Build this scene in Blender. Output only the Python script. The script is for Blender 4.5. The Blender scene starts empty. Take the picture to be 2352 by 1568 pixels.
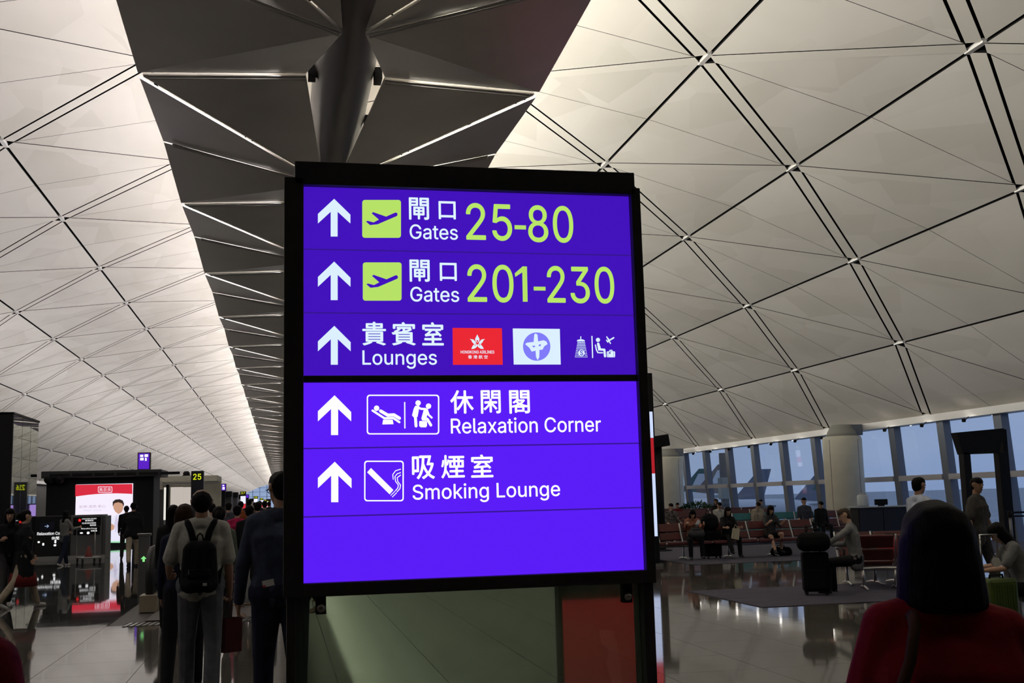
import bpy, bmesh, math, random
from mathutils import Vector, Matrix
random.seed(7)
SC = bpy.context.scene
COL = SC.collection
R = math.radians
EYE = 1.6
# ------------------------------------------------------------------ camera
FPX, PITCH, YAW, ROLL = 2568.0, R(7.991), R(11.752), R(-1.484)
fw = Vector((math.sin(YAW)*math.cos(PITCH), math.cos(YAW)*math.cos(PITCH), math.sin(PITCH)))
rt = fw.cross(Vector((0, 0, 1))).normalized(); up = rt.cross(fw)
cr, sr = math.cos(ROLL), math.sin(ROLL)
CX = cr*rt + sr*up; CY = -sr*rt + cr*up
cd = bpy.data.cameras.new('camera'); cam = bpy.data.objects.new('camera', cd); COL.objects.link(cam)
cd.sensor_width = 36.0; cd.sensor_fit = 'HORIZONTAL'; cd.lens = 36.0*FPX/2352.0
cd.clip_start = 0.05; cd.clip_end = 6000
m = Matrix.Identity(4)
for i in range(3):
    m[i][0] = CX[i]; m[i][1] = CY[i]; m[i][2] = -fw[i]
m.translation = Vector((0, 0, EYE)); cam.matrix_world = m
SC.camera = cam
# ------------------------------------------------------------------ colour management, world
vs = SC.view_settings
vs.view_transform = 'Standard'; vs.look = 'None'; vs.gamma = 1.0; vs.exposure = 0.0; vs.use_curve_mapping = False
world = bpy.data.worlds.new('dusk_sky'); SC.world = world; world.use_nodes = True
wn = world.node_tree.nodes; wl = world.node_tree.links
bg = wn['Background']
tc = wn.new('ShaderNodeTexCoord'); mp = wn.new('ShaderNodeMapping'); mp.inputs['Scale'].default_value = (3, 3, 9)
nz = wn.new('ShaderNodeTexNoise'); nz.inputs['Scale'].default_value = 1.3; nz.inputs['Detail'].default_value = 3
rp = wn.new('ShaderNodeValToRGB')
rp.color_ramp.elements[0].position = 0.35; rp.color_ramp.elements[0].color = (0.215, 0.295, 0.485, 1)
rp.color_ramp.elements[1].position = 0.7; rp.color_ramp.elements[1].color = (0.275, 0.36, 0.535, 1)
wl.new(tc.outputs['Generated'], mp.inputs[0]); wl.new(mp.outputs[0], nz.inputs[0]); wl.new(nz.outputs[0], rp.inputs[0]); wl.new(rp.outputs[0], bg.inputs[0])
bg.inputs[1].default_value = 1.12
# ------------------------------------------------------------------ uplights on top of the suspended canopy (they light the vault)
XC = 0.9
def area(name, loc, sx, sy, power, col, rot=(math.pi, 0, 0), spread=180):
    l = bpy.data.lights.new(name, 'AREA'); l.shape = 'RECTANGLE'; l.size = sx; l.size_y = sy
    l.energy = power; l.color = col; l.spread = R(spread)
    o = bpy.data.objects.new(name, l); COL.objects.link(o); o.location = loc; o.rotation_euler = rot
    return o
UP_W = 66.0     # watts per metre and side
yy = 1.5
while yy < 500:
    ln = 6.0 if yy < 60 else (13.0 if yy < 130 else 40.0)
    for s in (-1, 1):
        area('canopy_uplight', (XC + s*1.0, yy + ln/2, EYE + 6.6), 0.4, ln, UP_W*ln*(1.0 if s > 0 else 0.66), (1.0, 0.965, 0.865) if s > 0 else (1.0, 0.945, 0.965), rot=(math.pi, s*R(100), 0))
    if yy < 130 or ln > 13: area('left_vault_fill', (XC-11.0, yy + ln/2, EYE + 2.2), 0.6, ln, 15.0*ln, (1.0, 0.945, 0.95), rot=(math.pi, R(-10), 0))  # added fill lamps brightening the left vault, no shop roof carries them
    yy += ln + (1.0 if yy < 130 else 2.0)
# ------------------------------------------------------------------ helpers
def D(x, y):
    d = ((x-1176)/FPX)*CX + ((784-y)/FPX)*CY + fw
    return d.normalized()
EO = Vector((0, 0, EYE))
def gnd(x, y, z=0.0):
    d = D(x, y); return EO + d*((z-EYE)/d.z)
def atY(x, y, Y):
    d = D(x, y); return EO + d*(Y/d.y)
def atX(x, y, X):
    d = D(x, y); return EO + d*(X/d.x)
def proj(p):
    q = Vector(p) - EO; w = q.dot(fw)
    if w <= 0.01: return None
    return (1176 + FPX*q.dot(CX)/w, 784 - FPX*q.dot(CY)/w, w)
MATS = {}
def mat(name, col, rough=0.6, metal=0.0, var=0.0, vscale=8.0, bump=0.0, bscale=60.0, spec=0.5, emit=None, estr=1.0, alpha=None, coat=0.0):
    if name in MATS: return MATS[name]
    ma = bpy.data.materials.new(name); ma.use_nodes = True
    nt = ma.node_tree; b = nt.nodes['Principled BSDF']
    b.inputs['Base Color'].default_value = (*col, 1); b.inputs['Roughness'].default_value = rough
    b.inputs['Metallic'].default_value = metal; b.inputs['Specular IOR Level'].default_value = spec
    b.inputs['Coat Weight'].default_value = coat
    if var > 0 or bump > 0:
        t = nt.nodes.new('ShaderNodeTexCoord')
    if var > 0:
        n = nt.nodes.new('ShaderNodeTexNoise'); n.inputs['Scale'].default_value = vscale; n.inputs['Detail'].default_value = 4
        nt.links.new(t.outputs['Object'], n.inputs['Vector'])
        r = nt.nodes.new('ShaderNodeValToRGB')
        r.color_ramp.elements[0].position = 0.3; r.color_ramp.elements[1].position = 0.7
        r.color_ramp.elements[0].color = (*[c*(1-var) for c in col], 1); r.color_ramp.elements[1].color = (*[min(1, c*(1+var)) for c in col], 1)
        nt.links.new(n.outputs[0], r.inputs[0]); nt.links.new(r.outputs[0], b.inputs['Base Color'])
    if bump > 0:
        n2 = nt.nodes.new('ShaderNodeTexNoise'); n2.inputs['Scale'].default_value = bscale; n2.inputs['Detail'].default_value = 3
        nt.links.new(t.outputs['Object'], n2.inputs['Vector'])
        bp = nt.nodes.new('ShaderNodeBump'); bp.inputs['Strength'].default_value = bump; bp.inputs['Distance'].default_value = 0.01
        nt.links.new(n2.outputs[0], bp.inputs['Height']); nt.links.new(bp.outputs[0], b.inputs['Normal'])
    if emit is not None:
        b.inputs['Emission Color'].default_value = (*emit, 1); b.inputs['Emission Strength'].default_value = estr
    MATS[name] = ma
    return ma
def emat(name, col, s=1.0):
    return mat(name, (0.01, 0.01, 0.01), 0.35, emit=col, estr=s)
def glass(name, tint=(0.9, 0.95, 1.0), haze=0.0, hazecol=(0.4, 0.45, 0.4), gloss=0.9):
    if name in MATS: return MATS[name]
    ma = bpy.data.materials.new(name); ma.use_nodes = True; nt = ma.node_tree
    for n in list(nt.nodes): nt.nodes.remove(n)
    out = nt.nodes.new('ShaderNodeOutputMaterial'); tr = nt.nodes.new('ShaderNodeBsdfTransparent'); gl = nt.nodes.new('ShaderNodeBsdfGlossy')
    tr.inputs[0].default_value = (*tint, 1); gl.inputs['Roughness'].default_value = 0.02; gl.inputs[0].default_value = (gloss, gloss, gloss, 1)
    lw = nt.nodes.new('ShaderNodeLayerWeight'); lw.inputs[0].default_value = 0.5
    pw = nt.nodes.new('ShaderNodeMath'); pw.operation = 'POWER'; pw.inputs[1].default_value = 4.0; nt.links.new(lw.outputs['Facing'], pw.inputs[0])
    fr = nt.nodes.new('ShaderNodeMath'); fr.operation = 'MULTIPLY_ADD'; fr.inputs[1].default_value = 0.9; fr.inputs[2].default_value = 0.06; nt.links.new(pw.outputs[0], fr.inputs[0])
    mx = nt.nodes.new('ShaderNodeMixShader'); nt.links.new(fr.outputs[0], mx.inputs[0]); nt.links.new(tr.outputs[0], mx.inputs[1]); nt.links.new(gl.outputs[0], mx.inputs[2])
    last = mx
    if haze > 0:
        df = nt.nodes.new('ShaderNodeBsdfDiffuse'); df.inputs[0].default_value = (*hazecol, 1)
        m2 = nt.nodes.new('ShaderNodeMixShader'); m2.inputs[0].default_value = haze
        nt.links.new(mx.outputs[0], m2.inputs[1]); nt.links.new(df.outputs[0], m2.inputs[2]); last = m2
    nt.links.new(last.outputs[0], out.inputs[0])
    MATS[name] = ma
    return ma
# --- a scratch scene in which text and modifiers are evaluated (keeps the real scene from re-evaluating)
TMP = bpy.data.scenes.new('scratch')
def bake(o):
    TMP.collection.objects.link(o)
    vl = TMP.view_layers[0]
    with bpy.context.temp_override(scene=TMP, view_layer=vl):
        vl.update(); dg = bpy.context.evaluated_depsgraph_get()
        me = bpy.data.meshes.new_from_object(o.evaluated_get(dg))
    return me
# --- mesh building
def tobj(name, me, ma=None, parent=None):
    o = bpy.data.objects.new(name, me); COL.objects.link(o)
    if ma is not None and me is not None and len(me.materials) == 0: me.materials.append(ma)
    if parent is not None: o.parent = parent
    return o
def bobj(name, bm, ma, parent=None, smooth=False, loc=None):
    me = bpy.data.meshes.new(name); bm.normal_update(); bm.to_mesh(me); bm.free()
    if smooth:
        for p in me.polygons: p.use_smooth = True
    o = tobj(name, me, ma, parent)
    if loc is not None: o.location = loc
    return o
def empty(name, loc=(0, 0, 0), rz=0.0, parent=None):
    o = bpy.data.objects.new(name, None); COL.objects.link(o); o.location = loc; o.rotation_euler = (0, 0, rz); o.empty_display_size = 0.2
    if parent is not None: o.parent = parent
    return o
def tag(o, label=None, cat=None, group=None, kind=None):
    if label: o['label'] = label
    if cat: o['category'] = cat
    if group: o['group'] = group
    if kind: o['kind'] = kind
    return o
def bm_box(bm, x0, x1, y0, y1, z0, z1, bev=0.0, M=None):
    vs_ = [bm.verts.new((x, y, z)) for x in (x0, x1) for y in (y0, y1) for z in (z0, z1)]
    fs = [(0, 1, 3, 2), (4, 6, 7, 5), (0, 4, 5, 1), (2, 3, 7, 6), (0, 2, 6, 4), (1, 5, 7, 3)]
    faces = [bm.faces.new([vs_[i] for i in f]) for f in fs]
    if bev > 0:
        es = list({e for f in faces for e in f.edges})
        r = bmesh.ops.bevel(bm, geom=es, offset=bev, segments=2, profile=0.5, affect='EDGES')
        vs_ = list({v for f in r['faces'] for v in f.verts} | {v for v in vs_ if v.is_valid})
    if M is not None: bmesh.ops.transform(bm, matrix=M, verts=[v for v in vs_ if v.is_valid])
    return vs_
def box(name, x0, x1, y0, y1, z0, z1, ma, parent=None, bev=0.0):
    bm = bmesh.new(); bm_box(bm, x0, x1, y0, y1, z0, z1, bev); return bobj(name, bm, ma, parent)
def bm_tube(bm, pts, r, seg=8, cap=True):
    pts = [Vector(p) for p in pts]; rings = []
    rr = r if isinstance(r, (list, tuple)) else [r]*len(pts)
    prevn = None
    for i, p in enumerate(pts):
        if i == 0: t = pts[1]-p
        elif i == len(pts)-1: t = p-pts[i-1]
        else: t = (pts[i+1]-p).normalized() + (p-pts[i-1]).normalized()
        t.normalize()
        a = prevn if prevn is not None else (Vector((0, 0, 1)) if abs(t.z) < 0.9 else Vector((1, 0, 0)))
        n = (a - t*a.dot(t))
        if n.length < 1e-5: n = t.orthogonal()
        n.normalize(); prevn = n; b = t.cross(n)
        rings.append([bm.verts.new(p + (n*math.cos(2*math.pi*k/seg) + b*math.sin(2*math.pi*k/seg))*rr[i]) for k in range(seg)])
    for i in range(len(rings)-1):
        for k in range(seg):
            bm.faces.new((rings[i][k], rings[i][(k+1) % seg], rings[i+1][(k+1) % seg], rings[i+1][k]))
    if cap:
        bm.faces.new(rings[0][::-1]); bm.faces.new(rings[-1])
def tube(name, pts, r, ma, parent=None, seg=8):
    bm = bmesh.new(); bm_tube(bm, pts, r, seg); return bobj(name, bm, ma, parent, smooth=True)
def bm_lathe(bm, prof, seg=24, c=(0, 0)):
    rings = [[bm.verts.new((c[0]+r*math.cos(2*math.pi*k/seg), c[1]+r*math.sin(2*math.pi*k/seg), z)) for k in range(seg)] for r, z in prof]
    for i in range(len(rings)-1):
        for k in range(seg):
            bm.faces.new((rings[i][k], rings[i][(k+1) % seg], rings[i+1][(k+1) % seg], rings[i+1][k]))
    bm.faces.new(rings[0][::-1]); bm.faces.new(rings[-1])
def lathe(name, prof, ma, parent=None, seg=24, c=(0, 0), smooth=True):
    bm = bmesh.new(); bm_lathe(bm, prof, seg, c); return bobj(name, bm, ma, parent, smooth=smooth)
def bm_prism(bm, pts, n):
    """pts: closed polygon (list of 3D), n: extrusion vector"""
    a = [bm.verts.new(p) for p in pts]; b = [bm.verts.new(Vector(p)+n) for p in pts]
    k = len(a); bm.faces.new(a); bm.faces.new(b[::-1])
    for i in range(k): bm.faces.new((a[i], b[i], b[(i+1) % k], a[(i+1) % k]))
def copy_tree(o, parent=None, loc=None, rz=None):
    c = o.copy(); COL.objects.link(c); c.parent = parent
    for ch in list(o.children): copy_tree(ch, c)
    if loc is not None: c.location = loc
    if rz is not None: c.rotation_euler = (0, 0, rz)
    return c
# shared materials
M_BLACK = mat('black_powder_coat', (0.007, 0.007, 0.008), 0.55, spec=0.18, var=0.15, vscale=30)
M_STEEL = mat('brushed_steel', (0.42, 0.42, 0.41), 0.3, 1.0, var=0.1, vscale=40)
M_CHROME = mat('pale_aluminium', (0.55, 0.55, 0.53), 0.28, 0.9)
M_CREAM = mat('cream_cladding', (0.62, 0.60, 0.50), 0.55, var=0.05, vscale=3)
M_WHITE_E = emat('lit_white', (1.0, 1.0, 1.0), 1.0)
# ================================================================== FLOOR
def stone(name, col, rough, var=0.1):
    ma = mat(name, col, rough, var=var, vscale=2.5, spec=0.5)
    nt = ma.node_tree; b = nt.nodes['Principled BSDF']
    t = nt.nodes.new('ShaderNodeTexCoord')
    n = nt.nodes.new('ShaderNodeTexNoise'); n.inputs['Scale'].default_value = 260; n.inputs['Detail'].default_value = 2
    nt.links.new(t.outputs['Object'], n.inputs['Vector'])
    mx = nt.nodes.new('ShaderNodeMix'); mx.data_type = 'RGBA'; mx.blend_type = 'MULTIPLY'
    r = nt.nodes.new('ShaderNodeValToRGB'); r.color_ramp.elements[0].position = 0.35; r.color_ramp.elements[0].color = (0.7, 0.68, 0.66, 1); r.color_ramp.elements[1].position = 0.6
    nt.links.new(n.outputs[0], r.inputs[0])
    src = b.inputs['Base Color'].links[0].from_socket
    mx.inputs[0].default_value = 0.7
    nt.links.new(src, mx.inputs[6]); nt.links.new(r.outputs[0], mx.inputs[7]); nt.links.new(mx.outputs[2], b.inputs['Base Color'])
    n3 = nt.nodes.new('ShaderNodeTexNoise'); n3.inputs['Scale'].default_value = 1.7; n3.inputs['Detail'].default_value = 1
    nt.links.new(t.outputs['Object'], n3.inputs['Vector'])
    bp = nt.nodes.new('ShaderNodeBump'); bp.inputs['Strength'].default_value = 0.025; bp.inputs['Distance'].default_value = 0.02
    nt.links.new(n3.outputs[0], bp.inputs['Height']); nt.links.new(bp.outputs[0], b.inputs['Normal'])
    return ma
M_STONE = stone('polished_beige_granite', (0.125, 0.113, 0.10), 0.055)
M_STONE_D = stone('polished_dark_granite', (0.055, 0.057, 0.055), 0.03)
XL, XR = XC-20.1, XC+20.35
YB, YE = -16.0, 500.0
floor = box('floor', XL-0.5, XR+0.4, YB, YE, -0.3, -0.012, mat('dark_grout', (0.05, 0.045, 0.04), 0.6), None)
tag(floor, kind='structure')
TS = 0.955
TX0, TY0 = -2.36, 16.6     # a joint corner in plan
bm = bmesh.new(); bm_box(bm, 0.0025, TS-0.0025, 0.0025, TS-0.0025, -0.03, 0.0)
tme = bpy.data.meshes.new('floor_tile'); bm.to_mesh(tme); bm.free(); tme.materials.append(M_STONE)
cand = []
i0, i1 = math.floor((XL+0.2-TX0)/TS), math.floor((XR-0.2-TX0)/TS)
j0, j1 = math.floor((YB-TY0)/TS)+1, math.floor((120-TY0)/TS)
def dark_zone(x, y): return x < TX0+0.01 and y > 16.5
rest = bmesh.new(); restd = bmesh.new()
for i in range(i0, i1+1):
    for j in range(j0, j1+1):
        x, y = TX0+i*TS, TY0+j*TS
        if x < XL or x+TS > XR+0.3: continue
        if dark_zone(x, y): continue
        p = proj((x+TS/2, y+TS/2, 0))
        vis = p is not None and -120 < p[0] < 2470 and 1100 < p[1] < 1680
        if vis and y < 40: cand.append((1.0/p[2]**3, x, y))
        elif y < 60: cand.append((0, x, y))
cand.sort(reverse=True)
for k, (a, x, y) in enumerate(cand):
    if k < 300 and a > 0:
        o = tobj('floor_tile', tme, None, floor); o.location = (x, y, 0)
    else: bm_box(rest, x+0.0025, x+TS-0.0025, y+0.0025, y+TS-0.0025, -0.03, 0.0)
# far floor and dark granite zone
FY = 60.0 - ((60.0-TY0) % TS) + TS
bm_box(rest, TX0, XR+0.3, FY-0.02, YE, -0.03, 0.0)
o = bobj('floor_tile_remainder', rest, M_STONE, floor); tag(o, kind='stuff')
for i in range(0, 9):
    for j in range(0, 16):
        x1_ = TX0 - i*1.91; y0_ = 16.6 + j*1.91
        bm_box(restd, x1_-1.907, x1_-0.003, y0_+0.003, y0_+1.907, -0.03, 0.0)
bm_box(restd, XL-0.4, TX0, 16.6+16*1.91, YE, -0.03, 0.0)
o = bobj('dark_granite_paving', restd, M_STONE_D, floor); tag(o, kind='stuff')
# carpets of the seating bays
M_CARPET = mat('purple_grey_carpet', (0.055, 0.05, 0.075), 0.95, var=0.45, vscale=5, bump=0.4, bscale=400)
nt = M_CARPET.node_tree; _t = [n for n in nt.nodes if n.type == 'TEX_COORD'][0]
_mp = nt.nodes.new('ShaderNodeMapping'); _mp.inputs['Scale'].default_value = (0.25, 3.0, 1)
_n = [n for n in nt.nodes if n.type == 'TEX_NOISE'][0]
nt.links.new(_t.outputs['Object'], _mp.inputs[0]); nt.links.new(_mp.outputs[0], _n.inputs['Vector'])
def carpet(pts, label):
    bm = bmesh.new(); bm_prism(bm, [(x, y, 0.001) for x, y in pts], Vector((0, 0, 0.008)))
    bmesh.ops.recalc_face_normals(bm, faces=bm.faces)
    o = bobj('carpet', bm, M_CARPET, floor); tag(o, label); return o
carpet([(9.2, 24.6), (20.8, 24.6), (20.8, 75), (9.2, 75)], 'striped purple grey carpet beneath the rows of seats at the windows')
carpet([(6.6, 15.0), (12.5, 15.0), (12.5, 18.0), (6.6, 18.0)], 'purple grey carpet strip under the front red seats and black suitcase')
# ================================================================== CEILING VAULT
U = [0, 3.6, 7.17, 10.62, 13.95, 17.2, 20.1]
Z = [9.4, 9.12, 8.38, 7.37, 6.0, 4.3, 2.37]
PY, Y0 = 7.0, 19.61
def node(j, t, dz=0.0):
    a = abs(j); return Vector((XC + math.copysign(U[a], j if j else 1), t, EYE + Z[a] + dz))
bm = bmesh.new(); prev = None
for j in range(-6, 7):
    a = abs(j); x = XC + math.copysign(U[a]*1.005, j if j else 1); z = EYE+Z[a]+0.35
    cur = (bm.verts.new((x, YB, z)), bm.verts.new((x, YE, z)))
    if prev: bm.faces.new((prev[0], prev[1], cur[1], cur[0]))
    prev = cur
M_VOID = mat('dark_roof_void', (0.012, 0.012, 0.012), 0.9, spec=0.1)
ceiling = bobj('ceiling', bm, M_VOID); tag(ceiling, kind='structure')
# faceted, slightly uneven off-white acoustic panels
M_PANEL = mat('off_white_ceiling_panel', (0.74, 0.71, 0.655), 0.75, spec=0.25)
nt = M_PANEL.node_tree; b = nt.nodes['Principled BSDF']
t = nt.nodes.new('ShaderNodeTexCoord'); g = nt.nodes.new('ShaderNodeNewGeometry')
mp = nt.nodes.new('ShaderNodeMapping'); mp.inputs['Scale'].default_value = (0.55, 0.3, 0.6)
v = nt.nodes.new('ShaderNodeTexVoronoi'); v.inputs['Scale'].default_value = 1.6; v.inputs['Randomness'].default_value = 1.0
nt.links.new(g.outputs['Position'], mp.inputs[0]); nt.links.new(mp.outputs[0], v.inputs['Vector'])
nn = nt.nodes.new('ShaderNodeTexNoise'); nn.inputs['Scale'].default_value = 0.9; nn.inputs['Detail'].default_value = 3
nt.links.new(mp.outputs[0], nn.inputs['Vector'])
sep = nt.nodes.new('ShaderNodeSeparateColor'); nt.links.new(v.outputs['Color'], sep.inputs[0])
ad = nt.nodes.new('ShaderNodeMath'); ad.operation = 'MULTIPLY_ADD'; ad.inputs[1].default_value = 0.45
nt.links.new(sep.outputs[0], ad.inputs[0]); nt.links.new(nn.outputs[0], ad.inputs[2])
r = nt.nodes.new('ShaderNodeValToRGB'); r.color_ramp.elements[0].position = 0.35; r.color_ramp.elements[1].position = 1.0
r.color_ramp.elements[0].color = (0.66, 0.63, 0.57, 1); r.color_ramp.elements[1].color = (0.78, 0.75, 0.70, 1)
nt.links.new(ad.outputs[0], r.inputs[0]); nt.links.new(r.outputs[0], b.inputs['Base Color'])
M_RIB = mat('ceiling_rib_white', (0.75, 0.72, 0.66), 0.7, spec=0.25)
HW = 0.14
def inset_tri(P, d):
    """P: 3 points; d: inset of edge P[i]P[i+1]; returns inset triangle"""
    n = (P[1]-P[0]).cross(P[2]-P[0]).normalized()
    L = []
    for i in range(3):
        a, b = P[i], P[(i+1) % 3]; e = (b-a).normalized(); q = n.cross(e)
        L.append((a + q*d[i], e))
    out = []
    for i in range(3):
        p1, e1 = L[i-1]; p2, e2 = L[i]
        # intersection of line p1+s e1 and p2+t e2 in the plane
        c = e1.cross(e2); s = (p2-p1).cross(e2).dot(c)/c.dot(c); out.append(p1+e1*s)
    return out, n
panel_meshes = {}
def panel_mesh(j, sgn, kind, half):
    key = (j, sgn, kind, half)
    if key in panel_meshes: return panel_meshes[key]
    ja, jb = sgn*j, sgn*(j+1)
    A = lambda t: node(ja, t) if ja or sgn > 0 else node(0, t)
    B = lambda t: node(jb, t)
    # local origin at node of inner line, t=0
    if kind == 0: base0, base1, apex, mid = A(0), A(7), B(3.5), A(3.5)
    else: base0, base1, apex, mid = B(-3.5), B(3.5), A(0), B(0)
    end = base1 if half else base0
    P = [apex, mid, end]
    # diagonal edge end->apex : kind 0 half0: A(0)->B(3.5) = strong ; half1: A(7)->B(3.5) = weak; kind1 half1: B(3.5)-A(0) strong ; half0 weak
    st = (kind == 0 and half == 0) or (kind == 1 and half == 1)
    d = [0.0085, 0.034, HW + (0.062 if st else 0.010)]
    n = (P[1]-P[0]).cross(P[2]-P[0])
    if n.z > 0: P = [P[0], P[2], P[1]]; d = [d[2], d[1], d[0]]
    Q, nn_ = inset_tri(P, d)
    lift = Vector((0, 0, 0.035 if st else 0.02)) * (1 if kind == 0 else 0)
    bm = bmesh.new(); bm_prism(bm, Q, Vector((0, 0, 0.04))); bmesh.ops.recalc_face_normals(bm, faces=bm.faces)
    for f_ in bm.faces: f_.material_index = 0 if f_.normal.z < -0.3 else 1  # panel edges coloured near-black so the slits read as shade
    me = bpy.data.meshes.new('ceiling_panel'); bm.to_mesh(me); bm.free(); me.materials.append(M_PANEL); me.materials.append(M_VOID)
    panel_meshes[key] = me; return me
rib_meshes = {}
def rib_mesh(j, sgn, st):
    key = (j, sgn, st)
    if key in rib_meshes: return rib_meshes[key]
    a = node(sgn*j, 0) if (j or sgn > 0) else node(0, 0); b = node(sgn*(j+1), 3.5 if st else -3.5)
    e = (b-a).normalized(); q = Vector((0, 0, 1)).cross(e).normalized(); nrm = e.cross(q)
    # the rib follows the chord; q lies in the surface
    across = (node(sgn*(j+1), 0)-a); srf = across.cross(Vector((0, 1, 0))).normalized(); q = srf.cross(e).normalized()
    dz = Vector((0, 0, -0.012 if not st else 0.0))
    bm = bmesh.new(); e0 = a + e*0.16 + dz; e1 = b - e*0.16 + dz
    bm_prism(bm, [e0-q*HW, e0+q*HW, e1+q*HW, e1-q*HW], Vector((0, 0, 0.05))); bmesh.ops.recalc_face_normals(bm, faces=bm.faces)
    for f_ in bm.faces: f_.material_index = 0 if f_.normal.z < -0.3 else 1  # rib edges darkened likewise, slit shade put into the colour
    me = bpy.data.meshes.new('ceiling_rib'); bm.to_mesh(me); bm.free(); me.materials.append(M_RIB); me.materials.append(M_VOID)
    rib_meshes[key] = me; return me
pl = []; rl = []
nmin, nmax = int((YB-Y0)/PY)-1, int((YE-Y0)/PY)
for j in range(0, 6):
    for sgn in (-1, 1):
        ph = 0.5*(j % 2)
        for n in range(nmin, nmax):
            t0 = Y0 + PY*(n+ph)
            if t0 < YB: continue
            for kind in (0, 1):
                for half in (0, 1):
                    me = panel_mesh(j, sgn, kind, half)
                    c = sum((v.co for v in me.vertices), Vector())/len(me.vertices); p = proj((c.x, c.y+t0, c.z))
                    a = 0.0
                    if p and -150 < p[0] < 2500 and -150 < p[1] < 1200:
                        hid = (650 < p[0] < 1470 and p[1] > 375) or (XC-3.2 < c.x < XC+3.2)
                        a = 0 if hid else 1.0/p[2]**2*abs((Vector((c.x, c.y+t0, c.z))-EO).normalized().z)
                    pl.append((a, me, t0))
            for st in (True, False):
                me = rib_mesh(j, sgn, st); c = sum((v.co for v in me.vertices), Vector())/8; p = proj((c.x, c.y+t0, c.z)); a = 0
                if p and -150 < p[0] < 2500 and -150 < p[1] < 1200 and not (650 < p[0] < 1470 and p[1] > 375): a = 1.0/p[2]**2
                rl.append((a, me, t0))
def scatter(lst, nm, ma, limit, parent):
    lst.sort(key=lambda q: -q[0]); verts = []; faces = []; mi = []
    for k, (a, me, t0) in enumerate(lst):
        if k < limit and a > 0:
            o = tobj(nm, me, None, parent); o.location = (0, t0, 0)
        else:
            b0 = len(verts); verts += [(v.co.x, v.co.y+t0, v.co.z) for v in me.vertices]; faces += [[b0+i for i in p.vertices] for p in me.polygons]; mi += [p.material_index for p in me.polygons]
    me = bpy.data.meshes.new(nm+'_remainder'); me.from_pydata(verts, [], faces); me.materials.append(ma); me.materials.append(M_VOID); me.polygons.foreach_set('material_index', mi); o = tobj(nm+'_remainder', me, None, parent); tag(o, kind='stuff')
scatter(pl, 'ceiling_panel', M_PANEL, 300, ceiling)
scatter(rl, 'ceiling_rib', M_RIB, 200, ceiling)
# node plates
nb = bmesh.new(); k = 0
for j in range(-6, 7):
    ph = 0.5*(abs(j) % 2)
    for n in range(nmin, 20):
        t0 = Y0+PY*(n+ph)
        if t0 < YB: continue
        c = node(j, t0)
        bm_box(nb, c.x-0.05, c.x+0.05, c.y-0.26, c.y+0.26, c.z-0.02, c.z+0.06)
o = bobj('node_plate', nb, mat('node_plate_white', (0.85, 0.83, 0.8), 0.4), ceiling); tag(o, kind='stuff')
# ================================================================== SUSPENDED CANOPY UNDER THE CROWN
canopy = empty('suspended_canopy', (XC, 0, EYE+6.05))
tag(canopy, 'dark grey suspended canopy of folded reflector panels along the vault crown', 'canopy')
M_WING = mat('dark_perforated_metal', (0.58, 0.55, 0.50), 0.33, 0.2, var=0.06, vscale=1.0, spec=0.5)
WO, WI = 2.89, 0.57       # outer and inner half width
CY0 = 15.75
def wing_piece(pts):
    bm = bmesh.new(); bm_prism(bm, pts, Vector((0, 0, 0.03))); bmesh.ops.recalc_face_normals(bm, faces=bm.faces)
    me = bpy.data.meshes.new('canopy_panel'); bm.to_mesh(me); bm.free(); me.materials.append(M_WING); return me
wings = []
for s in (-1, 1):
    def w(x, y, z): return Vector((s*x, y, z))
    ik, hz, om = 0.10, -0.07, 0.14       # heights of inner node, hub and outer middle
    HB, HY = 0.15, 5.05                  # the panels fold in to a hub below the trough
    wings.append(wing_piece([w(WO-0.06, 0.05, 0), w(WI, 0.03, ik), w(HB, HY-0.05, hz+0.03), w(WO-0.06, 0.13, 0.0)]))  # A
    wings.append(wing_piece([w(WO, 0.19, 0), w(HB, HY, hz), w(WO, 3.46, om)]))                                     # B
    wings.append(wing_piece([w(WO, 3.54, om), w(HB, HY+0.02, hz), w(WO, 6.98, 0)]))                                # C
    wings.append(wing_piece([w(WO-0.01, 6.97, 0.0), w(HB, HY+0.03, hz), w(WI, 6.95, ik)]))                         # D
railm = []
M_RAIL = mat('canopy_rail_steel', (0.55, 0.54, 0.52), 0.35, 0.5)
for s in (-1, 1):
    for (ya, za, xb, yb, zb) in ((0.0, 0.0, WI, 0.0, 0.10), (3.5, 0.14, HB+0.05, 5.0, -0.07)):
        bm = bmesh.new()
        for dy in (-0.035, 0.035):
            bm_tube(bm, [(s*(WO-0.15), ya+dy, za-0.055), (s*xb, yb+dy, zb-0.05)], 0.02, 6)
        me = bpy.data.meshes.new('canopy_rail'); bm.to_mesh(me); bm.free(); me.materials.append(M_RAIL); railm.append(me)
sv, sf = [], []
for n in range(-4, 69):
    y = CY0 + 7*n
    for q, me in enumerate(wings):
        if -2 <= n < 30:
            o = tobj('canopy_panel', me, None, canopy); o.location = (0, y, 0)
        else:
            b0 = len(sv); sv += [(v.co.x, v.co.y+y, v.co.z) for v in me.vertices]; sf += [[b0+i for i in p.vertices] for p in me.polygons]
    if -2 <= n < 24:
        for me in railm:
            o = tobj('canopy_rail', me, None, canopy); o.location = (0, y, 0)
me = bpy.data.meshes.new('canopy_panel_remainder'); me.from_pydata(sv, [], sf); o = tobj('canopy_panel_remainder', me, M_WING, canopy); tag(o, kind='stuff')
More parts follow.
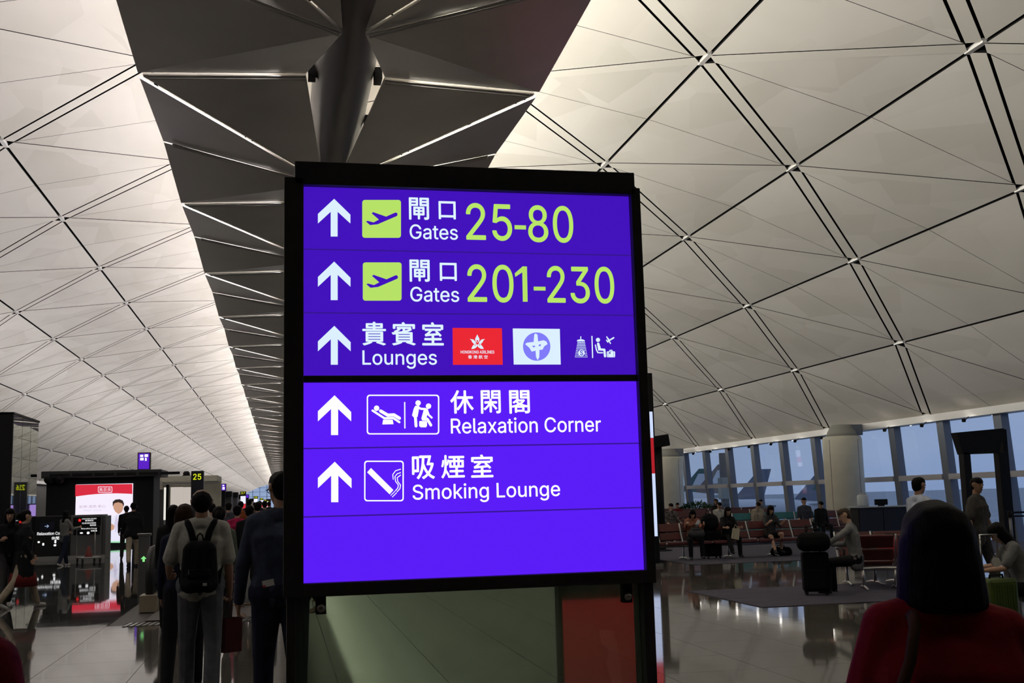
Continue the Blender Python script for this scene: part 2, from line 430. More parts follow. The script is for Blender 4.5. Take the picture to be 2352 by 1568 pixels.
# central gangway tube, its joint rings and brackets
bm = bmesh.new(); seg = 16; prevr = None
for yv in (-10, 500):
    ring = [bm.verts.new((0.455*math.cos(math.pi + math.pi*k/seg), yv, 0.42 + 0.455*math.sin(math.pi + math.pi*k/seg))) for k in range(seg+1)]
    if prevr:
        for k in range(seg): bm.faces.new((prevr[k], prevr[k+1], ring[k+1], ring[k]))
    prevr = ring
bobj('gangway_trough', bm, mat('gangway_grey', (0.13, 0.122, 0.115), 0.42, 0.25), canopy, smooth=True)
brk = bmesh.new()
bm_box(brk, 0.44, 0.55, -0.14, 0.14, 0.16, 0.34)
bme = bpy.data.meshes.new('hanger_bracket'); brk.to_mesh(bme); brk.free(); bme.materials.append(M_BLACK)
for n in range(-2, 20):
    for y, dx in ((0.3, 0), (2.4, 0), (0.3, -0.97), (3.7, -0.97)):
        o = tobj('hanger_bracket', bme, None, canopy); o.location = (dx, CY0+7*n+y, 0)
# ================================================================== WALLS
M_WALLD = mat('dark_wall', (0.10, 0.10, 0.10), 0.7, var=0.1, vscale=0.6)
o = box('wall_left', XL-0.6, XL-0.2, YB, YE, -0.3, EYE+2.8, M_WALLD); tag(o, kind='structure')
bm = bmesh.new(); prof = [(XL-0.6, -0.3)] + [(XC + math.copysign(U[abs(j)]*1.01, j if j else 1), EYE+Z[abs(j)]+0.4) for j in range(-6, 7)] + [(XR+0.6, -0.3)]
bm_prism(bm, [(x, YB-0.3, z) for x, z in prof], Vector((0, 0.3, 0))); bmesh.ops.recalc_face_normals(bm, faces=bm.faces)
o = bobj('wall_back_skyblock', bm, mat('dark_skyblock', (0.05, 0.05, 0.05), 0.8)); tag(o, kind='structure')  # unseen wall added to keep sky light out behind the camera
o = box('wall_right', XR-0.1, XR+0.4, YB, 8.8, -0.3, EYE+2.8, M_WALLD); tag(o, kind='structure')
# window wall on the right: leaning mullions, a transom, panes
M_MULL = mat('grey_blue_mullion', (0.14, 0.16, 0.20), 0.45, 0.3)
M_TRANS = mat('pale_transom', (0.42, 0.42, 0.45), 0.45, 0.2)
M_PANE = glass('window_glass', (0.94, 0.97, 1.0), gloss=1.0)
win = empty('window_1', (21.0, 0, 0)); tag(win, kind='structure')
WB, WT, WTOP = 0.25, 0.02, EYE+2.25      # lean: x offset at the base and at the head
def wx(z): return WB + (WT-WB)*z/WTOP
bm = bmesh.new()
pts = [(wx(0)-0.11, 0), (wx(WTOP)-0.11, WTOP), (wx(WTOP)+0.15, WTOP), (wx(0)+0.15, 0)]
bm_prism(bm, [(x, -0.19, z) for x, z in pts], Vector((0, 0.38, 0))); bmesh.ops.recalc_face_normals(bm, faces=bm.faces)
mme = bpy.data.meshes.new('mullion'); bm.to_mesh(mme); bm.free(); mme.materials.append(M_MULL)
TZ = EYE+0.34
bm = bmesh.new(); bm_box(bm, wx(TZ)-0.16, wx(TZ)+0.02, 0.19, 2.81, TZ-0.09, TZ+0.09)
trm = bpy.data.meshes.new('transom'); bm.to_mesh(trm); bm.free(); trm.materials.append(M_TRANS)
def pane_mesh(z0, z1, L=2.62):
    bm = bmesh.new(); bm.faces.new([bm.verts.new(p) for p in ((wx(z0)+0.03, 0.19, z0), (wx(z0)+0.03, 0.19+L, z0), (wx(z1)+0.03, 0.19+L, z1), (wx(z1)+0.03, 0.19, z1))])
    me = bpy.data.meshes.new('window_pane'); bm.to_mesh(me); bm.free(); me.materials.append(M_PANE); return me
pmu, pml = pane_mesh(TZ+0.05, WTOP), pane_mesh(0.02, TZ-0.05)
for k in range(-7, 25):
    y = 29.8 + 2.99*k
    for me, nm in ((mme, 'mullion'), (trm, 'transom'), (pmu, 'window_pane'), (pml, 'window_pane')):
        o = tobj(nm, me, None, win); o.location = (0, y, 0)
ylast = 29.8+2.99*25
bm = bmesh.new()
for k in range(0, 130): bm_box(bm, wx(0)-0.15, wx(0)+0.05, ylast+3*k-0.12, ylast+3*k+0.12, 0, WTOP)
bm_box(bm, 0.0, 0.15, ylast, YE, TZ-0.07, TZ+0.07)
o = bobj('far_mullion', bm, M_MULL, win); tag(o, kind='stuff')
# head trim at the roof edge
trim = box('trim_1', 20.72, 21.3, YB, YE, EYE+2.13, EYE+2.36, mat('roof_edge_trim', (0.6, 0.59, 0.57), 0.35, 0.2)); tag(trim, kind='structure')
trim2 = box('trim_2', XL-0.2, XL+0.25, YB, YE, EYE+2.13, EYE+2.36, MATS['roof_edge_trim']); tag(trim2, kind='structure')
for x0_, x1_, nm in ((21.02, 21.35, 'trim_3'), (XL-0.5, XL-0.03, 'trim_4')):
    o = box(nm, x0_, x1_, YB, YE, EYE+2.3, EYE+3.0, M_VOID); tag(o, kind='structure')
# small lamps below the head trim
for k in range(26):
    y = 30.9+2.33*k
    bm = bmesh.new(); bm_lathe(bm, [(0.05, 0), (0.06, 0.03), (0.06, 0.10), (0.02, 0.12)], 10); h = bobj('trim_lamp', bm, M_VOID, trim, True, (20.55, y, EYE+1.97))
    tube('lamp_arm', [(20.57, y, EYE+2.0), (20.74, y, EYE+2.16)], 0.012, M_VOID, trim, 6)
    l = bpy.data.lights.new('trim_lamp_light', 'POINT'); l.energy = 0.9; l.shadow_soft_size = 0.05; l.color = (1.0, 0.93, 0.85)
    lo_ = bpy.data.objects.new('trim_lamp_light', l); COL.objects.link(lo_); lo_.location = (20.55, y, EYE+2.14)
# far gable end: glazed, with mullions
gab = empty('window_2', (XC, YE, 0)); tag(gab, kind='structure')
bm = bmesh.new()
for x in range(-19, 20, 3):
    zt = EYE + 9.4 - 0.0174*x*x*1.0
    bm_box(bm, x-0.12, x+0.12, -0.1, 0.1, 0, max(4.0, zt))
for z in (3.2, 5.2, 7.2, 9.0): bm_box(bm, -19, 19, -0.08, 0.08, z-0.08, z+0.08)
bobj('gable_mullion_grid', bm, mat('gable_steel', (0.12, 0.2, 0.35), 0.5), gab)['kind'] = 'stuff'
# ================================================================== LETTERING HELPERS
SANS = None
try:
    import os
    SANS = bpy.data.fonts.load(os.path.join(bpy.utils.system_resource('DATAFILES', path='fonts'), 'Inter.woff2'))
except Exception:
    SANS = None
def text_mesh(body, bold=0.0, res=4):
    c = bpy.data.curves.new('lettering', 'FONT'); c.body = body
    if SANS is not None and all(ord(q) < 256 for q in body): c.font = SANS
    c.fill_mode = 'FRONT'; c.size = 1.0; c.offset = bold; c.resolution_u = res
    o = bpy.data.objects.new('lettering', c); me = bake(o)
    bpy.data.objects.remove(o); bpy.data.curves.remove(c)
    return me
from mathutils.geometry import interpolate_bezier, delaunay_2d_cdt
def latin_mesh(body):
    """outline lettering, contour by contour (overlapping strokes stay solid)"""
    c = bpy.data.curves.new('lettering', 'FONT'); c.body = body; c.size = 1.0; c.font = SANS
    o = bpy.data.objects.new('lettering', c); TMP.collection.objects.link(o)
    vl = TMP.view_layers[0]
    with bpy.context.temp_override(scene=TMP, view_layer=vl):
        vl.update(); cu = o.to_curve(bpy.context.evaluated_depsgraph_get())
    cont = []
    for sp_ in cu.splines:
        P = []
        if sp_.type == 'BEZIER':
            n = len(sp_.bezier_points)
            for i in range(n):
                p, q = sp_.bezier_points[i], sp_.bezier_points[(i+1) % n]
                P += [Vector((v.x, v.y)) for v in interpolate_bezier(p.co, p.handle_right, q.handle_left, q.co, 7)[:-1]]
        else: P = [Vector((v.co.x, v.co.y)) for v in sp_.points]
        Q = [p for i, p in enumerate(P) if (p-P[i-1]).length > 1e-5]
        if len(Q) > 2: cont.append((Q, sum(Q[i-1].x*Q[i].y-Q[i].x*Q[i-1].y for i in range(len(Q)))/2))
    o.to_curve_clear(); bpy.data.objects.remove(o); bpy.data.curves.remove(c)
    V2 = []; E2 = []
    for Q, _ in cont:
        b0 = len(V2); V2 += Q; E2 += [(b0+i, b0+(i+1) % len(Q)) for i in range(len(Q))]
    r = delaunay_2d_cdt(V2, E2, [], 0, 1e-6)
    box_ = [(min(p.x for p in Q), max(p.x for p in Q), min(p.y for p in Q), max(p.y for p in Q), Q) for Q, _ in cont]
    def wind(p):
        w = 0
        for x0, x1, y0, y1, Q in box_:
            if not (x0 <= p.x <= x1 and y0 <= p.y <= y1): continue
            for i in range(len(Q)):
                a, b = Q[i-1], Q[i]
                if (a.y > p.y) != (b.y > p.y) and p.x < (b.x-a.x)*(p.y-a.y)/(b.y-a.y)+a.x: w += 1 if b.y > a.y else -1
        return w
    verts = [v.to_3d() for v in r[0]]; faces = []
    for f in r[2]:
        q = sum((r[0][k] for k in f), Vector((0, 0)))/len(f)
        if wind(q) != 0: faces.append(list(f))
    me = bpy.data.meshes.new('lettering'); me.from_pydata(verts, [], faces); return me
_cap = {}
def cap_h():
    if 'h' not in _cap:
        me = latin_mesh('H') if SANS is not None else text_mesh('H'); _cap['h'] = max(v.co.y for v in me.vertices); bpy.data.meshes.remove(me)
    return _cap['h']
def put_text(name, body, x0, x1, z0, z1, Y, ma, parent, bold=0.0, caps=True, mirror=False, org=None):
    """lettering facing -Y in the plane Y; x0..x1 width, z0 baseline (or bottom), z1 cap top (or top)"""
    thick = bold; bold = 0.0
    me = latin_mesh(body) if SANS is not None and all(ord(q) < 256 for q in body) else text_mesh(body, bold)
    if len(me.vertices) == 0: return None
    xs = [v.co.x for v in me.vertices]; ys = [v.co.y for v in me.vertices]
    ax, bx_ = min(xs), max(xs)
    if caps: ay, by = -bold, cap_h()+bold
    else: ay, by = min(ys), max(ys)
    o0 = org if org is not None else Vector((0, 0, 0))
    for v in me.vertices:
        u = (v.co.x-ax)/(bx_-ax); q = (v.co.y-ay)/(by-ay)
        v.co = Vector((x0+(x1-x0)*(1-u if mirror else u), Y, z0+(z1-z0)*q)) - o0
    if mirror: me.flip_normals()
    if thick:
        bm = bmesh.new(); bm.from_mesh(me); h = (z1-z0)*thick; base = bm.faces[:]
        for dx, dz in ((h, 0), (-h, 0), (0, h), (0, -h)):
            g = bmesh.ops.duplicate(bm, geom=base)
            bmesh.ops.translate(bm, vec=(dx, -0.00005, dz), verts=[e for e in g['geom'] if isinstance(e, bmesh.types.BMVert)])
        bm.to_mesh(me); bm.free()
    me.materials.clear(); me.materials.append(ma)
    return tobj(name, me, None, parent)
# ================================================================== THE BIG DIRECTORY SIGN
SY = 3.6
SORG = Vector((0.62, SY, 0))
sign = empty('directory_sign', SORG)
tag(sign, 'large freestanding black airport directory sign with glowing purple screens in the foreground', 'sign')
def sp(x, y, dy=0.0):
    return atY(x, y, SY-dy) - SORG
M_FRAME = mat('sign_black_frame', (0.05, 0.048, 0.044), 0.5, spec=0.4, var=0.1, vscale=20)
E_UP = emat('screen_violet_upper', (0.055, 0.006, 0.50)); E_LO = emat('screen_violet_lower', (0.105, 0.012, 0.93))
E_LINE = emat('screen_line', (0.035, 0.008, 0.27))
E_WU = emat('lettering_pale_blue_white', (0.72, 0.87, 1.0)); E_WL = emat('lettering_white', (1.0, 1.0, 1.0)); E_GR = emat('lettering_lime', (0.47, 0.76, 0.135))
E_RED = emat('logo_red', (0.83, 0.022, 0.035)); E_LAV = emat('logo_lavender', (0.22, 0.20, 0.95))
def sbox(name, x0, x1, z0, z1, y0, y1, ma, bev=0.003): return box(name, x0-SORG.x, x1-SORG.x, y0-SY, y1-SY, z0, z1, ma, sign, bev)
pX = lambda x, y: atY(x, y, SY).x
pZ = lambda x, y: atY(x, y, SY).z
sL, sR = 0.068, 1.174; sT, sB = EYE+1.024, EYE+1.024-1.267
FRT = SY-0.03; BK = SY+0.13
hX0, hX1 = atY(677, 500, FRT).x, atY(1457, 400, FRT).x
hZ = atY(677, 369, FRT).z
lX0 = atY(652, 700, FRT).x; rX1 = atY(1470, 430, FRT).x
pZl = atY(652, 405, FRT).z
bZ = atY(697, 1372, FRT).z
sbox('frame_head', hX0, hX1, sT, hZ, FRT, BK, M_FRAME)
sbox('frame_post', lX0, sL, bZ, pZl, FRT, BK, M_FRAME); sbox('frame_post', sR, rX1, bZ, pZl, FRT, BK, M_FRAME)
sbox('frame_rail', sL, sR, bZ, sB, FRT, BK, M_FRAME)
zmid0, zmid1 = pZ(697, 879), pZ(697, 863.5)
sbox('frame_rail', sL, sR, zmid0, zmid1, FRT+0.012, BK, M_FRAME)
sbox('back_cover', sL, sR, sB, sT, SY+0.02, BK, M_FRAME)
# leg posts and foot
gX0, gX1 = atY(680, 1450, SY).x, atY(1480, 1450, SY).x
sbox('leg_post', lX0+0.01, gX0, 0.05, bZ, SY-0.01, SY+0.11, M_FRAME); sbox('leg_post', gX1, rX1-0.005, 0.05, bZ, SY-0.01, SY+0.11, M_FRAME)
sbox('base_plate', lX0-0.06, rX1+0.06, 0.0, 0.05, SY-0.2, SY+0.3, M_STEEL)
# glass below
M_SGLASS = glass('greenish_etched_glass', (0.70, 0.80, 0.69), haze=0.27, hazecol=(0.33, 0.42, 0.32))
sbox('glass_panel', gX0, gX1, 0.08, bZ, SY+0.035, SY+0.045, M_SGLASS, 0)
for (x, y) in ((737, 1395), (1440, 1369)):
    p = atY(x, y, SY+0.01)
    sbox('glass_clamp', p.x-0.016, p.x+0.016, p.z-0.02, bZ, SY+0.0, SY+0.034, M_BLACK, 0.002)
    bm = bmesh.new(); bmesh.ops.create_uvsphere(bm, u_segments=12, v_segments=8, radius=0.014); bmesh.ops.scale(bm, vec=(1, 0.6, 1), verts=bm.verts)
    bobj('clamp_stud', bm, M_CHROME, sign, True, (p.x-SORG.x, -0.005, p.z))
# screens
def quad(name, pts, ma, parent): 
    bm = bmesh.new(); bm.faces.new([bm.verts.new(p) for p in pts]); bmesh.ops.triangulate(bm, faces=bm.faces[:])
    me = bpy.data.meshes.new(name); bm.to_mesh(me); bm.free(); return tobj(name, me, ma, parent)
SCU = sbox('screen', sL, sR, zmid1, sT, SY, SY+0.02, E_UP, 0); SCL = sbox('screen', sL, sR, sB, zmid0, SY, SY+0.02, E_LO, 0); SCU['label'] = 'deep violet upper screen'; SCL['label'] = 'bright violet lower screen'
def scr_for(y): return SCU if y < 871 else SCL
def row_line(yl):
    z = pZ(697, yl); o = sbox('row_line', sL, sR, z-0.0022, z+0.0022, SY-0.0004, SY, E_LINE, 0); o.parent = scr_for(yl)
for yl in (572, 718, 1030, 1187): row_line(yl)
def poly(pts, ma, lay=1, name='pictogram'):
    P = [sp(x, y, 0.0006*lay) for x, y in pts]
    bm = bmesh.new(); f = bm.faces.new([bm.verts.new(p) for p in P]); f.normal_update(); bmesh.ops.triangulate(bm, faces=[f])
    return bobj(name, bm, ma, scr_for(pts[0][1]))
def rrect(x0, x1, y0, y1, r, n=5):
    out = []
    for cx, cy, a0 in ((x1-r, y0+r, -90), (x1-r, y1-r, 0), (x0+r, y1-r, 90), (x0+r, y0+r, 180)):
        for k in range(n+1):
            a = R(a0+90*k/n); out.append((cx+r*math.cos(a), cy+r*math.sin(a)))
    return out
class Pic:
    """collects several flat shapes of one pictogram into one mesh"""
    def __init__(s): s.bm = bmesh.new(); s.y = 0
    def poly(s, pts, lay=1):
        s.y = pts[0][1]
        f = s.bm.faces.new([s.bm.verts.new(sp(x, y, 0.0006*lay)) for x, y in pts]); f.normal_update(); bmesh.ops.triangulate(s.bm, faces=[f])
    def disc(s, x, y, r, lay=1, n=24): s.poly([(x+r*math.cos(2*math.pi*k/n), y+r*math.sin(2*math.pi*k/n)) for k in range(n)], lay)
    def stroke(s, pts, w, lay=1, w1=None):
        for i in range(len(pts)-1):
            (x0, y0), (x1, y1) = pts[i], pts[i+1]; L = math.hypot(x1-x0, y1-y0) or 1; nx, ny = -(y1-y0)/L*w/2, (x1-x0)/L*w/2
            s.poly([(x0+nx, y0+ny), (x1+nx, y1+ny), (x1-nx, y1-ny), (x0-nx, y0-ny)], lay)
        for (x, y) in pts: s.disc(x, y, w/2, lay, 12)
    def ring(s, outer, inner, lay=1):
        n = len(outer)
        for k in range(n): s.poly([outer[k], outer[(k+1) % n], inner[(k+1) % n], inner[k]], lay)
    def done(s, ma, name='pictogram'): return bobj(name, s.bm, ma, scr_for(s.y))
def zz(off, sc, pts): return [(off[0]+x/sc, off[1]+y/sc) for x, y in pts]
# arrows
def arrow(y0, y1, xr, ma):
    x0, w, h = 730.2, xr-730.2, y1-y0
    T = [(0.5, 0), (1, 0.42), (1, 0.655), (0.607, 0.345), (0.607, 1), (0.393, 1), (0.393, 0.345), (0, 0.655), (0, 0.40)]
    poly([(x0+w*u, y0+h*v) for u, v in T], ma, 1, 'arrow')
arrow(456.4, 543, 804.8, E_WU); arrow(600.5, 689, 805, E_WU); arrow(748, 837.3, 805.5, E_WU)
arrow(907.5, 998.8, 806.7, E_WL); arrow(1060, 1152.9, 807.5, E_WL)
# departing-plane pictograms
PLANE = [(873, 735), (890, 727), (950, 743), (1003, 715), (930, 652), (945, 640), (1075, 685), (1165, 645), (1178, 645), (1188, 654), (1190, 668), (1182, 680), (990, 762), (915, 770)]
poly(rrect(832, 921, 459, 546, 6), E_GR); poly(zz((640, 340), 4.356, PLANE), E_UP, 2)
poly(rrect(833.3, 922.4, 602.4, 690.3, 6), E_GR); poly([(640+(x+4)/4.356, 340+(y+627)/4.356) for x, y in PLANE], E_UP, 2)
def st(body, xl, xr, yt, yb, ma, caps=True, bold=0.0):
    Xl, Zt = pX(xl, (yt+yb)/2), pZ(xl, yt); Xr = pX(xr, (yt+yb)/2); Zb = pZ(xl, yb)
    put_text('lettering', body, Xl, Xr, Zb, Zt, SY-0.0012, ma, scr_for(yt), bold, caps, org=SORG)
B1 = 0.018
st('閘', 940, 984.4, 454, 503.5, E_WU, False, B1); st('口', 1008, 1045.9, 462.4, 502.5, E_WU, False, B1)
st('Gates', 941.2, 1051, 515.6, 547.8, E_WU, True, 0.012)
st('25', 1071, 1174.8, 467.6, 549.4, E_GR, True, 0.011); st('-', 1181.7, 1208, 517, 526.5, E_GR, False); st('80', 1213.4, 1315.5, 472.6, 554, E_GR, True, 0.011)
st('閘', 941.4, 986, 596.7, 646, E_WU, False, B1); st('口', 1010.7, 1048.2, 604, 644.2, E_WU, False, B1)
st('Gates', 942.6, 1054, 659, 691.7, E_WU, True, 0.012)
st('20', 1074.2, 1178.4, 608.5, 692, E_GR, True, 0.011); poly(zz((1060, 380), 4.356, [(612, 1008), (655, 1010), (662, 1362), (614, 1362), (608, 1068), (538, 1114), (533, 1078)]), E_GR, 2, 'lettering'); st('-', 1225.7, 1252.8, 658.2, 667, E_GR, False); st('230', 1257, 1409.6, 612.2, 694, E_GR, True, 0.011)
for ch, a, b_ in (('貴', 833, 885.7), ('賓', 900, 954), ('室', 970.3, 1018)): st(ch, a, b_, 739.7+(a-833)*0.006, 792.3, E_WU, False, B1)
st('Lounges', 832.7, 1003, 804.8, 837, E_WU, True, 0.012)
for ch, a, b_ in (('休', 1034.8, 1087), ('閑', 1105, 1149), ('閣', 1170.2, 1215.7)): st(ch, a, b_, 896.8, 949, E_WL, False, B1)
st('Relaxation Corner', 1035.7, 1379.7, 961.4, 995, E_WL, True, 0.012)
for ch, a, b_ in (('吸', 947, 998), ('煙', 1014, 1066.4), ('室', 1082.5, 1131.8)): st(ch, a, b_, 1047-(a-947)*0.018, 1100-(a-947)*0.03, E_WL, False, B1)
st('Smoking Lounge', 947.9, 1286, 1113.6, 1146.8, E_WL, True, 0.012)
# lounge logos
O2, S2 = (1020, 720), 5.407
poly(zz(O2, S2, [(105, 177), (718, 181), (729, 635), (110, 636)]), E_RED, 1, 'logo_card')
Pf = Pic()
for pts in ([(412, 258), (440, 315), (434, 345), (412, 360), (392, 345), (385, 315)],
            [(318, 315), (360, 320), (388, 345), (400, 372), (372, 378), (350, 355), (338, 330)],
            [(508, 315), (468, 320), (440, 345), (428, 372), (456, 378), (478, 355), (490, 330)],
            [(408, 380), (375, 378), (352, 405), (338, 438), (372, 437), (402, 418), (414, 398)],
            [(418, 380), (452, 378), (476, 405), (494, 438), (458, 437), (426, 418), (414, 398)]): Pf.poly(zz(O2, S2, pts), 2)
Pf.done(E_WU, 'logo_flower')
Pd = Pic(); Pd.disc(1020+413/S2, 720+340/S2, 2.0, 3); Pd.disc(1020+385/S2, 720+392/S2, 1.2, 3); Pd.disc(1020+442/S2, 720+392/S2, 1.2, 3); Pd.done(E_RED, 'logo_flower_eye')
st('HONGKONG AIRLINES', 1058, 1135, 805, 811.5, E_WU, True, 0.02)
st('香 港 航 空', 1075, 1120, 815.5, 823.5, E_WU, False, 0.015)
poly(zz(O2, S2, [(853, 184), (1437, 190), (1449, 632), (865, 632)]), E_WU, 1, 'logo_card')
Pc = Pic(); Pc.poly([(1020+(1150+170*math.cos(2*math.pi*k/40))/S2, 720+(409+176*math.sin(2*math.pi*k/40))/S2) for k in range(40)], 2); Pc.done(E_LAV, 'logo_disc')
Pz = Pic()
Pz.poly(zz(O2, S2, [(1006, 378), (1030, 360), (1112, 352), (1120, 258), (1138, 246), (1160, 262), (1168, 345), (1235, 330), (1270, 345), (1286, 378), (1245, 405), (1222, 448), (1185, 450), (1182, 540), (1164, 578), (1142, 540), (1136, 460), (1088, 472), (1060, 425)]), 3)
Pz.done(E_WU, 'logo_glyph')
Pk = Pic(); Pk.poly(zz(O2, S2, [(1090, 402), (1130, 396), (1128, 416), (1108, 418)]), 4); Pk.poly(zz(O2, S2, [(1176, 382), (1206, 382), (1198, 402), (1178, 408)]), 4); Pk.done(E_LAV, 'logo_glyph_hole')
# shower and waiting-passenger pictograms
Ps = Pic()
def q2(x, y): return (1020+x/S2, 720+y/S2)
Ps.stroke([q2(1698, 287), q2(1698, 325)], 2.2); Ps.poly([q2(1650, 345), q2(1652, 330), q2(1675, 320), q2(1722, 320), q2(1745, 330), q2(1749, 345)])
for rw in range(10):
    y = 358+rw*20; half = 42+rw*3.4; nd = 9
    for c_ in range(nd):
        x = 1703-half+2*half*c_/(nd-1)
        if (x-1706)**2+(y-488)**2 > 46**2: Ps.disc(*q2(x, y), 1.15, 1, 6)
Ps.disc(*q2(1706, 488), 7.6)
Ps.stroke([q2(1836, 282), q2(1845, 545)], 2.6)
Ps.disc(*q2(1911, 326), 4.8)
Ps.stroke([q2(1880, 390), q2(1892, 450), q2(1910, 484), q2(1968, 486)], 2.8)
Ps.stroke([q2(1912, 375), q2(1930, 445), q2(1990, 448), q2(1998, 530)], 5.0)
Ps.poly([q2(1898, 365), q2(1925, 360), q2(1950, 440), q2(1915, 462)])
Ps.stroke([q2(2020, 288), q2(2066, 370)], 2.6); Ps.stroke([q2(2106, 300), q2(2030, 345)], 3.4); Ps.stroke([q2(2014, 328), q2(2034, 356)], 2.0); Ps.stroke([q2(2045, 318), q2(2020, 290)], 2.2)
Ps.poly(rrect(1020+2020/S2, 1020+2124/S2, 720+468/S2, 720+542/S2, 2)); Ps.stroke([q2(2055, 468), q2(2058, 455), q2(2085, 455), q2(2088, 468)], 2.0)
Ps.done(E_WU)
st('S', 1332.5, 1338.5, 804.5, 815.5, E_UP, True, 0.03)
Pg = Pic(); Pg.stroke([q2(2035, 475), q2(2035, 538)], 0.7, 2); Pg.stroke([q2(2108, 475), q2(2108, 538)], 0.7, 2); Pg.poly(rrect(1020+2050/S2, 1020+2066/S2, 720+475/S2, 720+500/S2, 0.8), 2); Pg.done(E_UP)
# relaxation pictogram
O1, S1 = (680, 720), 5.226
def q1(x, y): return (680+x/S1, 720+y/S1)
Pr = Pic(); Pr.ring(rrect(842.3, 1009, 906, 997.5, 7), rrect(845.4, 1005.9, 909, 994.5, 5))
Pr.disc(*q1(967, 1135), 6.2)
Pr.stroke([q1(918, 1163), q1(1060, 1255), q1(1165, 1252), q1(1240, 1302)], 5.0); Pr.stroke([q1(1015, 1168), q1(1100, 1218), q1(1175, 1215), q1(1240, 1255)], 7.4)
Pr.poly([q1(1045, 1272), q1(1160, 1272), q1(1170, 1327), q1(1035, 1330)])
Pr.stroke([q1(1304, 1066), q1(1306, 1372)], 2.8)
Pr.disc(*q1(1465, 1072), 6.2); Pr.disc(*q1(1590, 1110), 6.2)
Pr.poly([q1(1432, 1105), q1(1480, 1105), q1(1470, 1180), q1(1458, 1240), q1(1412, 1245), q1(1392, 1220), q1(1412, 1140)])
Pr.stroke([q1(1455, 1120), q1(1500, 1142), q1(1555, 1145)], 5.0); Pr.stroke([q1(1432, 1235), q1(1440, 1348)], 6.6)
Pr.poly([q1(1535, 1145), q1(1580, 1135), q1(1590, 1180), q1(1572, 1225), q1(1562, 1285), q1(1515, 1282), q1(1503, 1260)])
Pr.stroke([q1(1575, 1165), q1(1592, 1215), q1(1628, 1248)], 4.6); Pr.stroke([q1(1575, 1265), q1(1618, 1338)], 6.4)
Pr.poly(rrect(680+1478/S1, 680+1572/S1, 720+1288/S1, 720+1355/S1, 2)); Pr.poly([q1(1490, 1355), q1(1565, 1355), q1(1562, 1364), q1(1493, 1364)])
Pr.done(E_WL)
# cigarette pictogram
def q5(x, y): return (680+x/2.8, 1020+y/2.8)
Pq = Pic(); Pq.ring(rrect(836.4, 927.5, 1057.5, 1151, 7), rrect(839.4, 924.5, 1060.5, 1148, 5))
Pq.poly([q5(457, 180), q5(482, 152), q5(626, 294), q5(602, 322)])
Pq.stroke([q5(610, 328), q5(636, 302)], 1.6); Pq.stroke([q5(620, 338), q5(646, 312)], 1.8)
Pq.stroke([q5(650, 305), q5(668, 285), q5(672, 262), q5(655, 240), q5(650, 215), q5(672, 198)], 2.0)
Pq.stroke([q5(640, 298), q5(655, 280), q5(658, 262), q5(640, 238), q5(636, 208), q5(650, 190), q5(672, 182)], 2.0)
Pq.stroke([q5(625, 225), q5(622, 195), q5(640, 170), q5(672, 160)], 2.0)
Pq.done(E_WL)
# ================================================================== PEOPLE BUILDER
def bm_capsule(bm, p0, r0, p1, r1, seg=10):
    p0, p1 = Vector(p0), Vector(p1); ax = p1-p0
    if ax.length < 1e-5: ax = Vector((0, 0, 1e-4)); p1 = p0+ax
    t = ax.normalized(); n = t.orthogonal().normalized(); b = t.cross(n); rings = []
    for (c, r, angs) in ((p0, r0, (-75, -45, -15)), (p1, r1, (15, 45, 75))):
        for a in angs:
            a = R(a); rr = r*math.cos(a); cc = c + t*r*math.sin(a)
            rings.append([bm.verts.new(cc + (n*math.cos(2*math.pi*k/seg)+b*math.sin(2*math.pi*k/seg))*rr) for k in range(seg)])
    for i in range(len(rings)-1):
        for k in range(seg): bm.faces.new((rings[i][k], rings[i][(k+1) % seg], rings[i+1][(k+1) % seg], rings[i+1][k]))
    bm.faces.new(rings[0][::-1]); bm.faces.new(rings[-1])
def fuse(name, caps, voxel, ma, parent, smooth=4, inflate=0.0, flat=None):
    """one continuous surface out of tapered capsules (voxel union, then smoothed)"""
    bm = bmesh.new()
    for (p0, r0, p1, r1) in caps: bm_capsule(bm, p0, r0+inflate, p1, r1+inflate)
    me = bpy.data.meshes.new(name+'_raw'); bm.to_mesh(me); bm.free()
    o = bpy.data.objects.new(name+'_raw', me)
    md = o.modifiers.new('r', 'REMESH'); md.mode = 'VOXEL'; md.voxel_size = voxel; md.use_smooth_shade = True
    if smooth: s = o.modifiers.new('s', 'SMOOTH'); s.factor = 0.5; s.iterations = smooth
    me2 = bake(o)
    bpy.data.objects.remove(o); bpy.data.meshes.remove(me)
    if flat: flat(me2)
    me2.name = name; me2.materials.clear(); me2.materials.append(ma)
    for p in me2.polygons: p.use_smooth = True
    return tobj(name, me2, None, parent)
def cloth(name, col, var=0.18, rough=0.85): return mat(name, col, rough, var=var, vscale=14, bump=0.25, bscale=45, spec=0.2)
SKIN = {'light': mat('skin_light', (0.50, 0.30, 0.21), 0.55, var=0.06, vscale=20), 'tan': mat('skin_tan', (0.30, 0.165, 0.10), 0.55, var=0.06, vscale=20), 'mid': mat('skin_mid', (0.40, 0.23, 0.155), 0.55, var=0.06, vscale=20)}
def hairmat(nm, col):
    ma = mat(nm, col, 0.6, spec=0.08, var=0.3, vscale=30); nt = ma.node_tree
    t = [n for n in nt.nodes if n.type == 'TEX_COORD'][0]; b = nt.nodes['Principled BSDF']
    mp = nt.nodes.new('ShaderNodeMapping'); mp.inputs['Scale'].default_value = (160, 160, 5)
    n = nt.nodes.new('ShaderNodeTexNoise'); n.inputs['Scale'].default_value = 1.0
    bp = nt.nodes.new('ShaderNodeBump'); bp.inputs['Strength'].default_value = 0.5; bp.inputs['Distance'].default_value = 0.004
    nt.links.new(t.outputs['Object'], mp.inputs[0]); nt.links.new(mp.outputs[0], n.inputs['Vector']); nt.links.new(n.outputs[0], bp.inputs['Height']); nt.links.new(bp.outputs[0], b.inputs['Normal'])
    return ma
